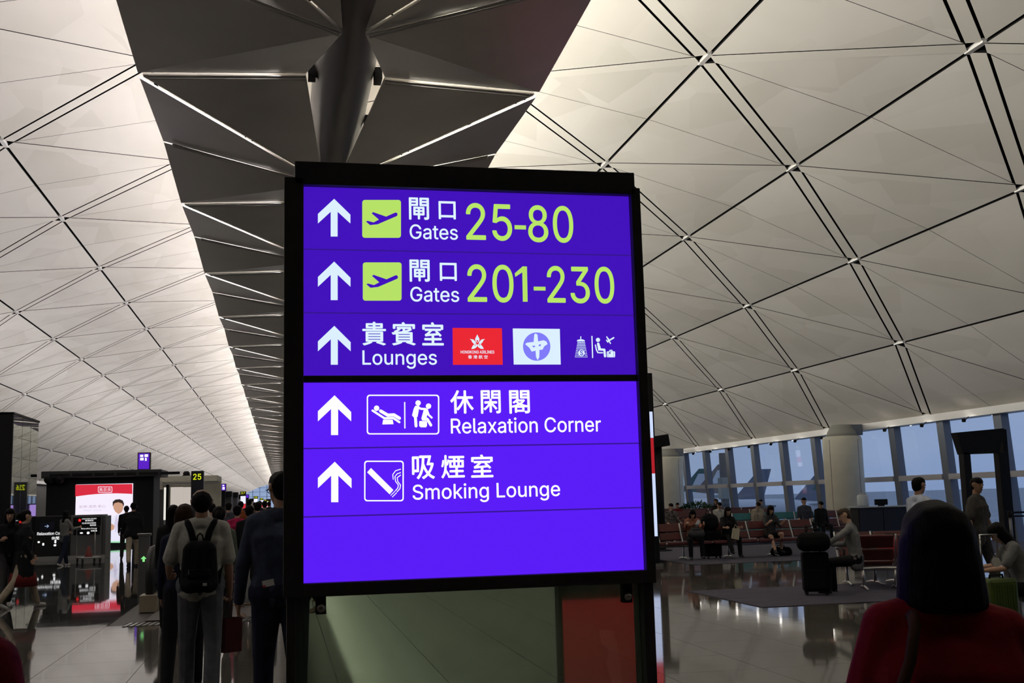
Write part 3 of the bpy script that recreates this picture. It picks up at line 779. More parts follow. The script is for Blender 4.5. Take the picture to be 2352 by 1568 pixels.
HAIR = {'black': hairmat('hair_black', (0.006, 0.005, 0.005)), 'brown': hairmat('hair_brown', (0.03, 0.016, 0.009)), 'grey': hairmat('hair_grey_brown', (0.06, 0.042, 0.03))}
M_SHOE = mat('shoe_dark', (0.012, 0.012, 0.013), 0.5); M_SHOEW = mat('shoe_pale', (0.45, 0.44, 0.42), 0.6)
M_EYE = mat('eye_dark', (0.01, 0.008, 0.006), 0.2); M_LIP = mat('lip', (0.28, 0.10, 0.08), 0.5)
def person(label, loc, rz, h=1.72, voxel=0.013, seated=False, seat_h=0.46,
           legs=((0, 0), (0, 0)), arms=((6, 8, 12), (6, 8, 12)), lean=0, head=(0, 0), girth=1.0, female=False,
           skin='light', hair='short', hcol='black', top=None, sleeve=0.45, bottom=None, bottom_kind='trousers', shoes=None,
           fingers=True, curl=35, face=True, group=None, hem=0.10, coat=0.0, shrug=(0.0, 0.0)):
    """local frame: faces +Y. legs: (left, right) of (hip flexion, knee bend); arms: (left, right) of (forward swing, out, elbow bend), degrees"""
    s = h/1.75; g = girth
    root = empty('person', loc, rz); tag(root, label, 'person', group)
    V = Vector
    drops = []
    for (a, k) in legs: drops.append(0.43*math.cos(R(a)) + 0.42*math.cos(R(a-k)))
    pz = (seat_h/s + 0.09) if seated else max(drops)+0.085+0.02
    P = V((0, 0, pz)); hipw = 0.095 if female else 0.088; shw = 0.155 if female else 0.175
    l = R(lean); upv = V((0, math.sin(l), math.cos(l))); fwv = V((0, math.cos(l), -math.sin(l)))
    waist = P + upv*0.14; chest = P + upv*0.34; neck = P + upv*0.53
    hy, hp = R(head[0]), R(head[1])
    hup = (upv*math.cos(hp) + fwv*math.sin(hp)).normalized(); hf = fwv*math.cos(hp) - upv*math.sin(hp)
    hx = V((1, 0, 0)); hf2 = hf*math.cos(hy) + hx*math.sin(hy); hx2 = hx*math.cos(hy) - hf*math.sin(hy)
    hc = neck + hup*0.165 + hf*0.015
    def H(x, y, z): return hc + hx2*x + hf2*y + hup*z
    X = V((1, 0, 0))
    tw = 0.075*g
    torso = [(P-X*0.075*g, 0.10*g, P+X*0.075*g, 0.10*g), (P-X*0.05, 0.10*g, waist-X*0.05*g, 0.092*g), (P+X*0.05, 0.10*g, waist+X*0.05*g, 0.092*g),
             (waist-X*0.06*g, 0.088*g, waist+X*0.06*g, 0.088*g), (waist-X*0.05*g, 0.09*g, chest-X*0.075*g, 0.105*g), (waist+X*0.05*g, 0.09*g, chest+X*0.075*g, 0.105*g),
             (waist, 0.09*g, chest, 0.11*g), (chest-X*0.075*g, 0.103*g, neck-upv*0.07-X*0.10, 0.075), (chest+X*0.075*g, 0.103*g, neck-upv*0.07+X*0.10, 0.075),
             (neck-upv*(0.065-shrug[0])-X*shw*0.95, 0.058, neck-upv*(0.02-shrug[0]*0.4), 0.06), (neck-upv*(0.065-shrug[1])+X*shw*0.95, 0.058, neck-upv*(0.02-shrug[1]*0.4), 0.06)]
    if female: torso += [(chest-X*0.07+fwv*0.06, 0.06, chest-X*0.06+fwv*0.065, 0.055), (chest+X*0.07+fwv*0.06, 0.06, chest+X*0.06+fwv*0.065, 0.055)]
    headc = [(H(0, -0.012, 0.018), 0.086, H(0, 0.0, 0.02), 0.086), (H(0, 0.02, -0.02), 0.072, H(0, 0.022, -0.05), 0.062), (H(0, 0.03, -0.06), 0.05, H(0, 0.042, -0.085), 0.038),
             (neck-upv*0.03, 0.058 if not female else 0.05, H(0, -0.02, -0.06), 0.054 if not female else 0.046)]
    facec = [(H(0, 0.085, 0.005), 0.009, H(0, 0.105, -0.028), 0.013), (H(-0.014, 0.09, -0.032), 0.009, H(0.014, 0.09, -0.032), 0.009),
             (H(-0.03, 0.078, 0.028), 0.010, H(0.03, 0.078, 0.028), 0.010), (H(-0.085, -0.008, 0.012), 0.013, H(-0.083, -0.004, -0.018), 0.011), (H(0.085, -0.008, 0.012), 0.013, H(0.083, -0.004, -0.018), 0.011)]
    legsc = []; trou = []; shoesc = []
    for side, (a, k) in zip((-1, 1), legs):
        hip = P + X*side*hipw - V((0, 0, 0.03)); sp_ = side*(0.02 if not seated else 0.06)
        kn = hip + V((sp_, 0.43*math.sin(R(a)), -0.43*math.cos(R(a)))); b = R(a-k)
        an = kn + V((0, 0.42*math.sin(b), -0.42*math.cos(b)))
        fdir = V((side*0.12, math.cos(b*0.6 if b < 0 else b*0.3), math.sin(b*0.8) if b < 0 else 0.0)).normalized()
        th = 0.083*g if not female else 0.08*g
        lg = [(hip, th, kn, 0.056), (kn, 0.056, kn.lerp(an, 0.35)-V((0, 0.012, 0)), 0.055), (kn.lerp(an, 0.35)-V((0, 0.012, 0)), 0.055, an, 0.036)]
        ft = [(an - V((0, 0.02, 0.035)), 0.038, an + fdir*0.13 - V((0, 0, 0.05)), 0.032), (an, 0.036, an-V((0, 0.02, 0.04)), 0.038)]
        legsc += lg + ft; trou.append((side, hip, kn, an, th)); shoesc.append([(p, r+0.006, q, r2+0.006) for p, r, q, r2 in ft])
    armsc = []; slv = []; hands = []
    for side, (fa, ou, el) in zip((-1, 1), arms):
        sh = neck - upv*(0.065-shrug[0 if side < 0 else 1]) + X*side*shw
        def rotd(f_, o_): 
            f_, o_ = R(f_)+0.0, R(o_); d = V((side*math.sin(o_), math.sin(f_)*math.cos(o_), -math.cos(f_)*math.cos(o_)))
            return V((d.x, d.y*math.cos(l) - d.z*math.sin(l)*0, d.z))
        elb = sh + rotd(fa, ou)*0.285; wr = elb + rotd(fa+el, ou*0.35)*0.245; hd = rotd(fa+el+6, ou*0.2)
        up_r = 0.047*g if not female else 0.042*g
        arm = [(sh, 0.056, sh.lerp(elb, 0.35), up_r), (sh.lerp(elb, 0.35), up_r, elb, 0.039), (elb, 0.039, elb.lerp(wr, 0.3), 0.040), (elb.lerp(wr, 0.3), 0.040, wr, 0.027)]
        # hand: palm, four unequal fingers bent at the knuckle, thumb from the side of the palm
        fwd = V((0, 1, 0)) - hd*hd.y
        if fwd.length < 0.2: fwd = V((0, 0, 1)) - hd*hd.z
        fwd.normalize(); lat = hd.cross(fwd).normalized()       # thumb side = fwd, palm faces lat*side (towards the body)
        inn = lat*(-side if lat.x*side > 0 else side); 
        if inn.x*side > 0: inn = -inn
        kn0 = wr + hd*0.085
        hand = [(wr, 0.026, wr+hd*0.04+fwd*0.016, 0.019), (wr, 0.026, wr+hd*0.04-fwd*0.018, 0.018), (wr+hd*0.04+fwd*0.016, 0.019, kn0+fwd*0.026, 0.014), (wr+hd*0.04-fwd*0.018, 0.018, kn0-fwd*0.026, 0.013), (wr+hd*0.04, 0.019, kn0, 0.014)]
        if fingers:
            for q, (off, L) in enumerate(((0.028, 0.068), (0.0095, 0.078), (-0.0095, 0.072), (-0.028, 0.056))):
                c1, c2 = R(curl), R(curl*2.2); b0 = kn0+fwd*off; d1 = hd*math.cos(c1)+inn*math.sin(c1); d2 = hd*math.cos(c2)+inn*math.sin(c2)
                m1 = b0+d1*L*0.5; hand += [(b0, 0.0095, m1, 0.0088), (m1, 0.0088, m1+d2*L*0.5, 0.0078)]
            tb = wr+hd*0.03+fwd*0.024; td = (hd*0.6+fwd*0.65+inn*0.45).normalized(); hand += [(tb, 0.012, tb+td*0.035, 0.0105), (tb+td*0.035, 0.0105, tb+td*0.035+(hd*0.8+inn*0.5).normalized()*0.028, 0.0085)]
        armsc += arm + hand; slv.append((sh, elb, wr, up_r)); hands.append(kn0.lerp(wr, 0.3)+inn*0.02)
    sc_ = lambda L, inf=0.0: [(p*s, (r+inf)*s, q*s, (r2+inf)*s) for p, r, q, r2 in L]
    body_ = fuse('body', sc_(torso[:] + headc + facec + legsc + armsc), voxel, SKIN[skin], root, 3)
    if top is not None:
        t_ = [(p, r+0.012, q, r2+0.012) for p, r, q, r2 in torso]
        for sh, elb, wr, ur in slv:
            if sleeve <= 0.5:
                e = sh.lerp(elb, min(1.0, sleeve*2)); t_ += [(sh, 0.068, e, ur+0.022)]
            else:
                e = elb.lerp(wr, (sleeve-0.5)*2); t_ += [(sh, 0.066, elb, 0.053), (elb, 0.053, e, 0.04)]
        t_ += [(P-X*0.07*g-V((0, 0, hem)), 0.105*g, P-X*0.06*g+upv*0.1, 0.10*g), (P+X*0.07*g-V((0, 0, hem)), 0.105*g, P+X*0.06*g+upv*0.1, 0.10*g)]
        if coat > 0:
            for sx in (-1, 0, 1): t_ += [(P+X*0.09*sx, 0.12*g, P+X*0.11*sx-V((0, 0.0, coat)), 0.13*g)]
        t_ += [(neck-upv*0.03, 0.066, neck-upv*0.0, 0.062)]
        fuse('shirt', sc_(t_), voxel*1.05, top, root, 4)
    if bottom is not None:
        t_ = [(P-X*0.075*g, 0.112*g, P+X*0.075*g, 0.112*g)]
        for side, hip, kn, an, th in trou:
            if bottom_kind == 'trousers': t_ += [(hip, th+0.02, kn, 0.074), (kn, 0.074, kn.lerp(an, 0.97), 0.062)]
            elif bottom_kind == 'shorts': t_ += [(hip, th+0.022, hip.lerp(kn, 0.6), 0.088)]
            elif bottom_kind == 'skirt': t_ += [(hip, th+0.03, kn+V((0, 0, -0.05)), 0.12)]
        if bottom_kind == 'skirt': t_ += [(P-V((0, 0, 0.1)), 0.13, P-V((0, 0, 0.50)), 0.16)]
        fuse(bottom_kind if bottom_kind != 'shorts' else 'shorts', sc_(t_), voxel*1.05, bottom, root, 4)
    for sh_ in shoesc: fuse('shoe', sc_(sh_), voxel, shoes or M_SHOE, root, 2)
    hm = HAIR[hcol]
    if hair == 'short': hh = [(H(0, -0.022, 0.03), 0.092, H(0, 0.012, 0.042), 0.08), (H(0, -0.035, 0.0), 0.088, H(0, -0.04, -0.03), 0.07)]
    elif hair == 'balding': hh = [(H(0, -0.032, 0.006), 0.091, H(0, 0.004, 0.016), 0.086), (H(0, -0.035, -0.01), 0.089, H(0, -0.04, -0.035), 0.07)]
    elif hair in ('bob', 'long', 'verylong'):
        L = {'bob': 0.14, 'long': 0.26, 'verylong': 0.42}[hair]
        hh = [(H(0, -0.022, 0.03), 0.098, H(0, 0.008, 0.045), 0.085)]
        for k in range(9):
            an_ = R(180 + (k-4)*30); xx, yv = math.sin(an_), math.cos(an_)
            top_ = H(0.068*xx, -0.012+0.06*yv, 0.0); bot = H(0.075*xx, -0.012+0.055*yv, -L*(0.85+0.15*abs(math.cos(an_)))); hh += [(top_, 0.034, bot, 0.03)]
    elif hair == 'fullbob':
        hh = [(H(0, -0.022, 0.028), 0.100, H(0, 0.008, 0.04), 0.09)]
        for k in range(13):
            an_ = R(180 + (k-6)*21); xx, yv = math.sin(an_), math.cos(an_)
            top_ = H(0.07*xx, -0.012+0.06*yv, 0.01); md_ = H(0.082*xx, -0.012+0.072*yv, -0.07); bot = H(0.094*xx, -0.012+0.078*yv, -0.15); hh += [(top_, 0.036, md_, 0.034), (md_, 0.034, bot, 0.028)]
        hh += [(H(0, -0.06, 0.0), 0.06, H(0, -0.06, -0.12), 0.06)]
    elif hair == 'bun': hh = [(H(0, -0.022, 0.03), 0.094, H(0, 0.01, 0.042), 0.082), (H(0, -0.035, 0.0), 0.088, H(0, -0.04, -0.03), 0.07), (H(0, -0.12, 0.02), 0.04, H(0, -0.13, 0.0), 0.04)]
    else: hh = []
    if hh: fuse('hair', sc_(hh), voxel*0.9, hm, root, 14 if hair == 'fullbob' else 3)
    if face:
        for sx in (-1, 1):
            bm = bmesh.new(); bmesh.ops.create_icosphere(bm, subdivisions=1, radius=0.0105*s); bobj('eye', bm, M_EYE, body_, True, H(sx*0.031, 0.083, 0.008)*s)
        bm = bmesh.new(); bm_capsule(bm, H(-0.02, 0.081, -0.058)*s, 0.007*s, H(0.02, 0.081, -0.058)*s, 0.007*s, 6); bobj('mouth', bm, M_LIP, body_, True)
    Mw = Matrix.Translation(loc) @ Matrix.Rotation(rz, 4, 'Z')
    return root, [Mw @ (q*s) for q in hands], Mw, s
# ================================================================== OUTSIDE: APRON AND AIRCRAFT
apron = box('ground', -1500, 3000, -600, 3500, -7.2, -7.0, mat('apron_concrete', (0.34, 0.36, 0.38), 0.8, var=0.12, vscale=0.05)); tag(apron, kind='structure')
M_FUS = mat('aircraft_white', (0.62, 0.64, 0.66), 0.4); M_WINGM = mat('aircraft_wing_grey', (0.17, 0.19, 0.22), 0.5)
def aircraft(label, px, dist, rz, fincol, tip_y, accent):
    """tail tip at pixel (px, tip_y) at the given distance"""
    d = D(px, tip_y); p = EO + d*dist; sc_ = (p.z+7.0)/17.0
    t = empty('aircraft', (p.x, p.y, -7.0), rz); tag(t, label, 'aircraft', 'parked aircraft beyond the windows')
    prof = [(0.05, 0), (1.0, 1.2), (2.2, 4), (2.8, 9), (2.8, 42), (2.5, 48), (1.6, 55), (0.5, 61)]
    bm = bmesh.new(); bm_lathe(bm, prof, 18); bmesh.ops.rotate(bm, verts=bm.verts, cent=(0, 0, 0), matrix=Matrix.Rotation(R(-90), 3, 'X'))
    bmesh.ops.translate(bm, verts=bm.verts, vec=(0, -58, 5.4)); bmesh.ops.scale(bm, vec=(sc_,)*3, verts=bm.verts); bobj('fuselage', bm, M_FUS, t, True)
    bm = bmesh.new(); bm_prism(bm, [(-0.25, -10, 7.4), (-0.25, -0.5, 7.0), (-0.25, 2.6, 17), (-0.25, -1.2, 17)], Vector((0.5, 0, 0))); bmesh.ops.recalc_face_normals(bm, faces=bm.faces)
    bmesh.ops.scale(bm, vec=(sc_,)*3, verts=bm.verts); f = bobj('tail_fin', bm, fincol, t)
    bm = bmesh.new(); bm_prism(bm, [(-0.3, -4, 10.5), (-0.3, 0.6, 10.5), (-0.3, 2.0, 15.0), (-0.3, -1.5, 15.0)], Vector((0.6, 0, 0))); bmesh.ops.recalc_face_normals(bm, faces=bm.faces)
    bmesh.ops.scale(bm, vec=(sc_,)*3, verts=bm.verts); bobj('tail_emblem', bm, accent, t)
    for s in (-1, 1):
        bm = bmesh.new(); bm_prism(bm, [(s*2.0, -36, 4.2), (s*2.0, -26, 4.0), (s*29, -18.5, 6.0), (s*29, -21.5, 6.1)], Vector((0, 0, 0.5))); bmesh.ops.recalc_face_normals(bm, faces=bm.faces); bmesh.ops.scale(bm, vec=(sc_,)*3, verts=bm.verts); bobj('wing', bm, M_WINGM, t)
        bm = bmesh.new(); bm_prism(bm, [(s*1.0, -6, 6.2), (s*1.0, -1, 6.2), (s*9, 2, 6.8), (s*9, -0.5, 6.8)], Vector((0, 0, 0.3))); bmesh.ops.recalc_face_normals(bm, faces=bm.faces); bmesh.ops.scale(bm, vec=(sc_,)*3, verts=bm.verts); bobj('tailplane', bm, M_FUS, t)
        bm = bmesh.new(); bm_lathe(bm, [(0.7, 0), (1.3, 0.8), (1.3, 4), (0.8, 6)], 14); bmesh.ops.rotate(bm, verts=bm.verts, cent=(0, 0, 0), matrix=Matrix.Rotation(R(-90), 3, 'X')); bmesh.ops.translate(bm, verts=bm.verts, vec=(s*9.5, -36, 3.0)); bmesh.ops.scale(bm, vec=(sc_,)*3, verts=bm.verts); bobj('engine', bm, M_FUS, t, True)
        tube('landing_gear', [(s*4*sc_, -27*sc_, 0), (s*4*sc_, -27*sc_, 4.2*sc_)], 0.5*sc_, M_WINGM, t, 6)
    tube('landing_gear', [(0, -52*sc_, 0), (0, -52*sc_, 4.2*sc_)], 0.4*sc_, M_WINGM, t, 6)
M_FGREEN = mat('fin_green', (0.03, 0.12, 0.11), 0.5); M_FGREY = mat('fin_grey', (0.13, 0.16, 0.22), 0.5); M_FBROWN = mat('fin_brown', (0.16, 0.12, 0.11), 0.5); M_FWHITE = mat('fin_white', (0.6, 0.63, 0.66), 0.5)
aircraft('aircraft with dark green tail fin outside the window beside the left cream column', 1612, 560, R(-115), M_FGREEN, 1076, M_FWHITE)
aircraft('aircraft with striped brown tail fin seen beyond the second window bay', 1657, 470, R(-112), M_FBROWN, 1066, M_FWHITE)
aircraft('aircraft with grey tail fin outside the middle window bays', 1752, 330, R(-110), M_FGREY, 1077, M_FGREY)
aircraft('aircraft with blue grey tail fin beside the right cream column', 1893, 300, R(-108), M_FGREY, 1075, M_FGREEN)
# jet bridge column outside
tb = empty('jet_bridge', (0, 0, -7)); pj = EO + D(1664, 1110)*75; tb.location = (pj.x, pj.y, -7); tag(tb, 'dark vertical jet bridge leg outside the second window bay', 'jet bridge')
lathe('support_leg', [(0.28, 0), (0.28, 6.7), (0.28, 11.2)], mat('jet_bridge_dark', (0.05, 0.055, 0.065), 0.6), tb, 12)
box('collar', -0.34, 0.34, -0.34, 0.34, 8.2, 9.6, mat('jet_bridge_pale', (0.22, 0.25, 0.24), 0.6), tb, 0.05)
# ================================================================== COLUMNS AT THE WINDOW WALL
M_COLD = mat('column_base_grey', (0.22, 0.21, 0.21), 0.5, var=0.1, vscale=2)
def column(x, y, label):
    t = empty('column', (x, y, 0)); tag(t, label, 'column', 'cream clad columns along the windows')
    lathe('column_base', [(0.50, 0), (0.50, 0.95)], M_COLD, t, 32)
    lathe('column_cladding', [(0.40, 0.88), (0.69, 0.88), (0.70, 0.92), (0.70, 3.42), (0.66, 3.52), (0.5, 3.55)], M_CREAM, t, 40)
    for k in range(4):
        a = k*math.pi/2+0.4; bm = bmesh.new(); bm_box(bm, -0.012, 0.012, 0.695, 0.703, 0.93, 3.4); bmesh.ops.rotate(bm, verts=bm.verts, cent=(0, 0, 0), matrix=Matrix.Rotation(a, 3, 'Z')); bobj('cladding_joint', bm, M_COLD, t)
    lathe('column_neck', [(0.56, 3.54), (0.5, 3.7), (0.34, 3.95)], mat('column_neck_grey', (0.3, 0.3, 0.27), 0.6), t, 24)
    box('bearing_block', 0.15, 0.72, -0.25, 0.35, 3.56, 3.95, M_MULL, t, 0.02)
column(20.0, 37.6, 'thick cream clad column beside the dark blue gate counter')
column(19.75, 55.6, 'slimmer looking far cream column next to the potted plant')
# ================================================================== LARGE LIT ADVERT TOTEM BEHIND THE SIGN
tY = gnd(1512, 1300).y; tx1 = atY(1516, 1250, tY).x; tz1 = atY(1496, 856, tY).z
tot = empty('advert_totem', (tx1-1.2, tY, 0)); tag(tot, 'tall black advertising totem with a lit screen half hidden behind the directory sign', 'advertising totem')
box('totem_body', -1.2, 1.2, 0.03, 0.4, 0, tz1, M_BLACK, tot, 0.01); 
sz0, sz1 = atY(1508, 1231, tY).z, atY(1498, 945, tY).z; zr0, zr1 = atY(1505, 1087, tY).z, atY(1500, 1005, tY).z
E_TW = emat('totem_screen_white', (0.62, 0.72, 1.0)); E_TR = emat('totem_screen_red', (0.42, 0.012, 0.02))
box('screen_band', -1.12, 1.155, 0.0, 0.03, zr1, sz1, E_TW, tot); box('screen_band', -1.12, 1.155, 0.0, 0.03, zr0, zr1, E_TR, tot); box('screen_band', 0.72, 1.155, 0.0, 0.03, sz0, zr0, E_TW, tot); box('screen_band', -1.12, 0.70, 0.0, 0.03, sz0, zr0, E_TR, tot)
box('totem_plinth', -1.25, 1.25, -0.05, 0.45, 0, 0.06, M_STEEL, tot)
# dark loudspeaker pole
sY = 31.0; sx_ = atY(1514, 1120, sY).x
spk = empty('speaker_pole', (sx_, sY, 0)); tag(spk, 'black pole with a dark angular box on top beside the advertising totem', 'pole')
tube('pole', [(0, 0, 0), (0, 0, 3.0)], 0.13, M_BLACK, spk, 10); lathe('pole_foot', [(0.3, 0), (0.3, 0.04), (0.14, 0.06)], M_BLACK, spk, 16)
bm = bmesh.new(); bm_box(bm, -0.3, 0.28, -0.2, 0.2, 0, 0.34, 0.03, Matrix.Translation((0.06, 0, 2.96)) @ Matrix.Rotation(R(-8), 4, 'Y')); bobj('loudspeaker', bm, M_BLACK, spk)
# ================================================================== BEAM SEATING
M_SEATR = mat('dark_red_leather', (0.085, 0.014, 0.013), 0.5, var=0.15, vscale=10); M_SEATT = mat('teal_leather', (0.025, 0.16, 0.19), 0.5, var=0.1, vscale=10); M_SEATP = mat('maroon_leather', (0.075, 0.018, 0.024), 0.5, var=0.1, vscale=10)
def seat_row(label, n, loc, rz, ma, W=0.60, k=1.0, group='rows of beam seats by the windows', cat='seat row'):
    """faces -Y locally, row runs along +X from the origin"""
    t = empty('beam_seat_row', loc, rz); tag(t, label, cat, group)
    tube('beam', [(0.02, 0.22, 0.33), (n*W-0.02, 0.22, 0.33)], 0.032, M_CHROME, t)
    for i in range(0, n+1):
        if i % 2 == 0 or i == n:
            x = min(max(i*W, 0.12), n*W-0.12); bm = bmesh.new(); bm_tube(bm, [(x, 0.22, 0.33), (x, 0.22, 0.05)], 0.026); bm_tube(bm, [(x, -0.08, 0.02), (x, 0.10, 0.05), (x, 0.34, 0.05), (x, 0.52, 0.02)], 0.02); bobj('leg', bm, M_CHROME, t, True)
    for i in range(n+1):
        x = i*W
        tube('side_frame', [(x, -0.22, 0.42), (x, -0.05, 0.395), (x, 0.18, 0.38), (x, 0.26, 0.43), (x, 0.37, 0.66*k), (x, 0.45, 0.88*k)], 0.017, M_CHROME, t, 6)
        if i in (0, n): tube('armrest', [(x, -0.15, 0.40), (x, -0.17, 0.60), (x, 0.2, 0.62), (x, 0.33, 0.60)], 0.02, M_BLACK, t, 6)
    for i in range(n):
        x0, x1 = i*W+0.03, (i+1)*W-0.03
        bm = bmesh.new(); bm_box(bm, x0, x1, -0.25, 0.22, 0.375, 0.45, 0.02); bobj('seat_cushion', bm, ma, t)
        for (a, b_) in ((0.47, 0.665*k), (0.675*k, 0.89*k)):
            bm = bmesh.new(); bm_box(bm, x0, x1, -0.025, 0.03, 0, (b_-a), 0.018); sh = (a-0.43)/(0.88*k-0.43)
            bmesh.ops.transform(bm, verts=bm.verts, matrix=Matrix.Translation((0, 0.26+sh*0.185, a)) @ Matrix.Rotation(R(-22 if True else 0), 4, 'X')); bobj('backrest_cushion', bm, ma, t)
    return t
p1 = gnd(1500, 1284)
seat_row('front row of dark red beam seats with the salmon jacket sitter', 8, (8.55, 26.4, 0), R(2), M_SEATR)
p2 = gnd(1535, 1250)
seat_row('long row of tall red seats behind the row of sitting women', 9, (10.0, 36.0, 0), R(0), M_SEATP, 0.72, 1.17)
seat_row('teal blue beam seats right of the red rows', 4, (14.1, 33.6, 0), R(-2), M_SEATT, 0.70, 1.08)
seat_row('far row of red seats close to the window wall', 8, (13.4, 43.0, 0), R(0), M_SEATP, 0.72, 1.15)
seat_row('dark maroon seats between the teal seats and the cream column', 3, (16.95, 33.5, 0), R(-2), M_SEATP, 0.70, 1.08)
p3 = gnd(1990, 1352)
seat_row('near red beam seats seen from behind, left of the woman in red', 3, (9.05, 17.35, 0), R(180-18), M_SEATR, 0.62, 1.0).location = (10.95, 16.6, 0)
seat_row('back to back seats where the man in the grey shirt sits', 2, (9.3, 17.75, 0), R(-14), M_SEATR, 0.62, 1.0)
# planter
pp = Vector((19.2, 50.5, 0)); pl_ = empty('planter', pp); tag(pl_, 'low planter with a bushy green plant in front of the windows', 'planter')
box('trough', -0.95, 0.95, -0.35, 0.35, 0, 0.75, M_BLACK, pl_, 0.03)
M_LEAF = mat('leaf_green', (0.03, 0.08, 0.022), 0.5, var=0.4, vscale=9); bm = bmesh.new(); rnd = random.Random(3)
for i in range(520):
    a = rnd.uniform(0, 6.283); rr = rnd.random()**0.5; c = Vector((rr*1.05*math.cos(a), rr*0.45*math.sin(a), 0.72 + 0.42*(1-rr*rr)*rnd.uniform(0.5, 1.1)))
    d = Vector((math.cos(a)*rr, math.sin(a)*rr*0.6, rnd.uniform(0.1, 0.9))).normalized(); w = d.cross(Vector((rnd.uniform(-1, 1), rnd.uniform(-1, 1), 0.3))).normalized()*0.035; L = rnd.uniform(0.12, 0.22)
    v = [bm.verts.new(p) for p in (c, c+d*L*0.5+w, c+d*L, c+d*L*0.5-w)]; bm.faces.new(v)
o = bobj('foliage', bm, M_LEAF, pl_); tag(o, kind='stuff')
# ================================================================== GATE COUNTER, PORTAL, BARRIERS
M_NAVY = mat('navy_counter_panel', (0.012, 0.016, 0.034), 0.5, var=0.1, vscale=3)
pc = gnd(1985, 1250); ct = empty('gate_counter', (pc.x-0.1, pc.y, 0), R(-8)); tag(ct, 'dark blue gate counter with a pale top beside the thick cream column', 'counter')
for i in range(3): box('front_panel', 0.02+i*0.72, 0.72+i*0.72, 0, 0.03, 0.02, 1.06, M_NAVY, ct, 0.004)
box('counter_body', 0, 2.18, 0.03, 0.7, 0, 1.05, M_BLACK, ct); box('counter_top', -0.08, 2.26, -0.06, 0.75, 1.06, 1.10, mat('pale_counter_top', (0.4, 0.42, 0.45), 0.3), ct, 0.008)
mon = empty('counter_monitor', (pc.x+0.75, pc.y+0.2, 1.10), R(-8)); tag(mon, 'small dark monitor standing on the gate counter', 'monitor'); box('display', -0.2, 0.2, -0.02, 0.02, 0.03, 0.2, M_BLACK, mon, 0.01); box('stand', -0.08, 0.08, -0.06, 0.06, 0, 0.03, M_BLACK, mon)
cb = empty('counter_container', (pc.x+0.22, pc.y+0.3, 1.10)); tag(cb, 'pale rounded container at the left end of the gate counter', 'container'); lathe('container', [(0.16, 0), (0.17, 0.05), (0.17, 0.3), (0.12, 0.36)], mat('frosted_pale', (0.5, 0.55, 0.6), 0.4), cb, 16); lathe('lid', [(0.12, 0.36), (0.10, 0.40)], M_STEEL, cb, 16)
gp = 24.5; gx = lambda x, y: atY(x, y, gp)
po = empty('gate_portal', (gx(2260, 1150).x, gp, 0)); tag(po, 'tall black gate portal frame with a slanted black header by the right window', 'gate portal'); ox = gx(2260, 1150).x
def pq(x, y): q = gx(x, y); return Vector((q.x-ox, 0, q.z))
bm = bmesh.new(); bm_prism(bm, [pq(2197, 993), pq(2306, 983), pq(2296, 1040), pq(2213, 1043)], Vector((0, 0.25, 0))); bmesh.ops.recalc_face_normals(bm, faces=bm.faces); bobj('header_box', bm, M_BLACK, po)
for (xa, xb, xc, xd) in ((2213, 2229, 2226, 2244), (2294, 2312, 2310, 2336)):
    a_, b_ = pq(xa, 1040), pq(xb, 1040); zt = a_.z
    bm = bmesh.new(); bm_box(bm, a_.x+0.0, b_.x+0.0, 0.0, 0.22, 0, zt+0.02, 0.01); bobj('portal_leg', bm, M_BLACK, po)
bm = bmesh.new(); bm_box(bm, pq(2313, 1040).x-0.01, pq(2318, 1040).x+0.05, 0.1, 0.3, 0, pq(2306, 985).z); bobj('portal_leg', bm, M_BLACK, po)
def barrier(x, y, label):
    t = empty('belt_barrier', (x, y, 0)); tag(t, label, 'barrier', 'retractable belt barriers at the gate')
    lathe('base', [(0.17, 0), (0.17, 0.02), (0.03, 0.05)], M_STEEL, t, 16); tube('post', [(0, 0, 0.03), (0, 0, 0.92)], 0.035, mat('barrier_grey', (0.18, 0.18, 0.19), 0.4, 0.6), t, 10); lathe('head', [(0.05, 0.86), (0.055, 0.98), (0.04, 1.0)], M_BLACK, t, 12)
    box('belt', 0.04, 1.7, -0.004, 0.004, 0.945, 0.99, M_BLACK, t); box('belt', 0.04, 1.7, -0.004, 0.004, 0.86, 0.90, M_BLACK, t)
bp = gx(2284, 1185); barrier(bp.x, gp-0.6, 'belt barrier post with two black straps near the gate portal, left one'); barrier(bp.x+1.95, gp-0.6, 'belt barrier post at the right picture edge near the gate portal')
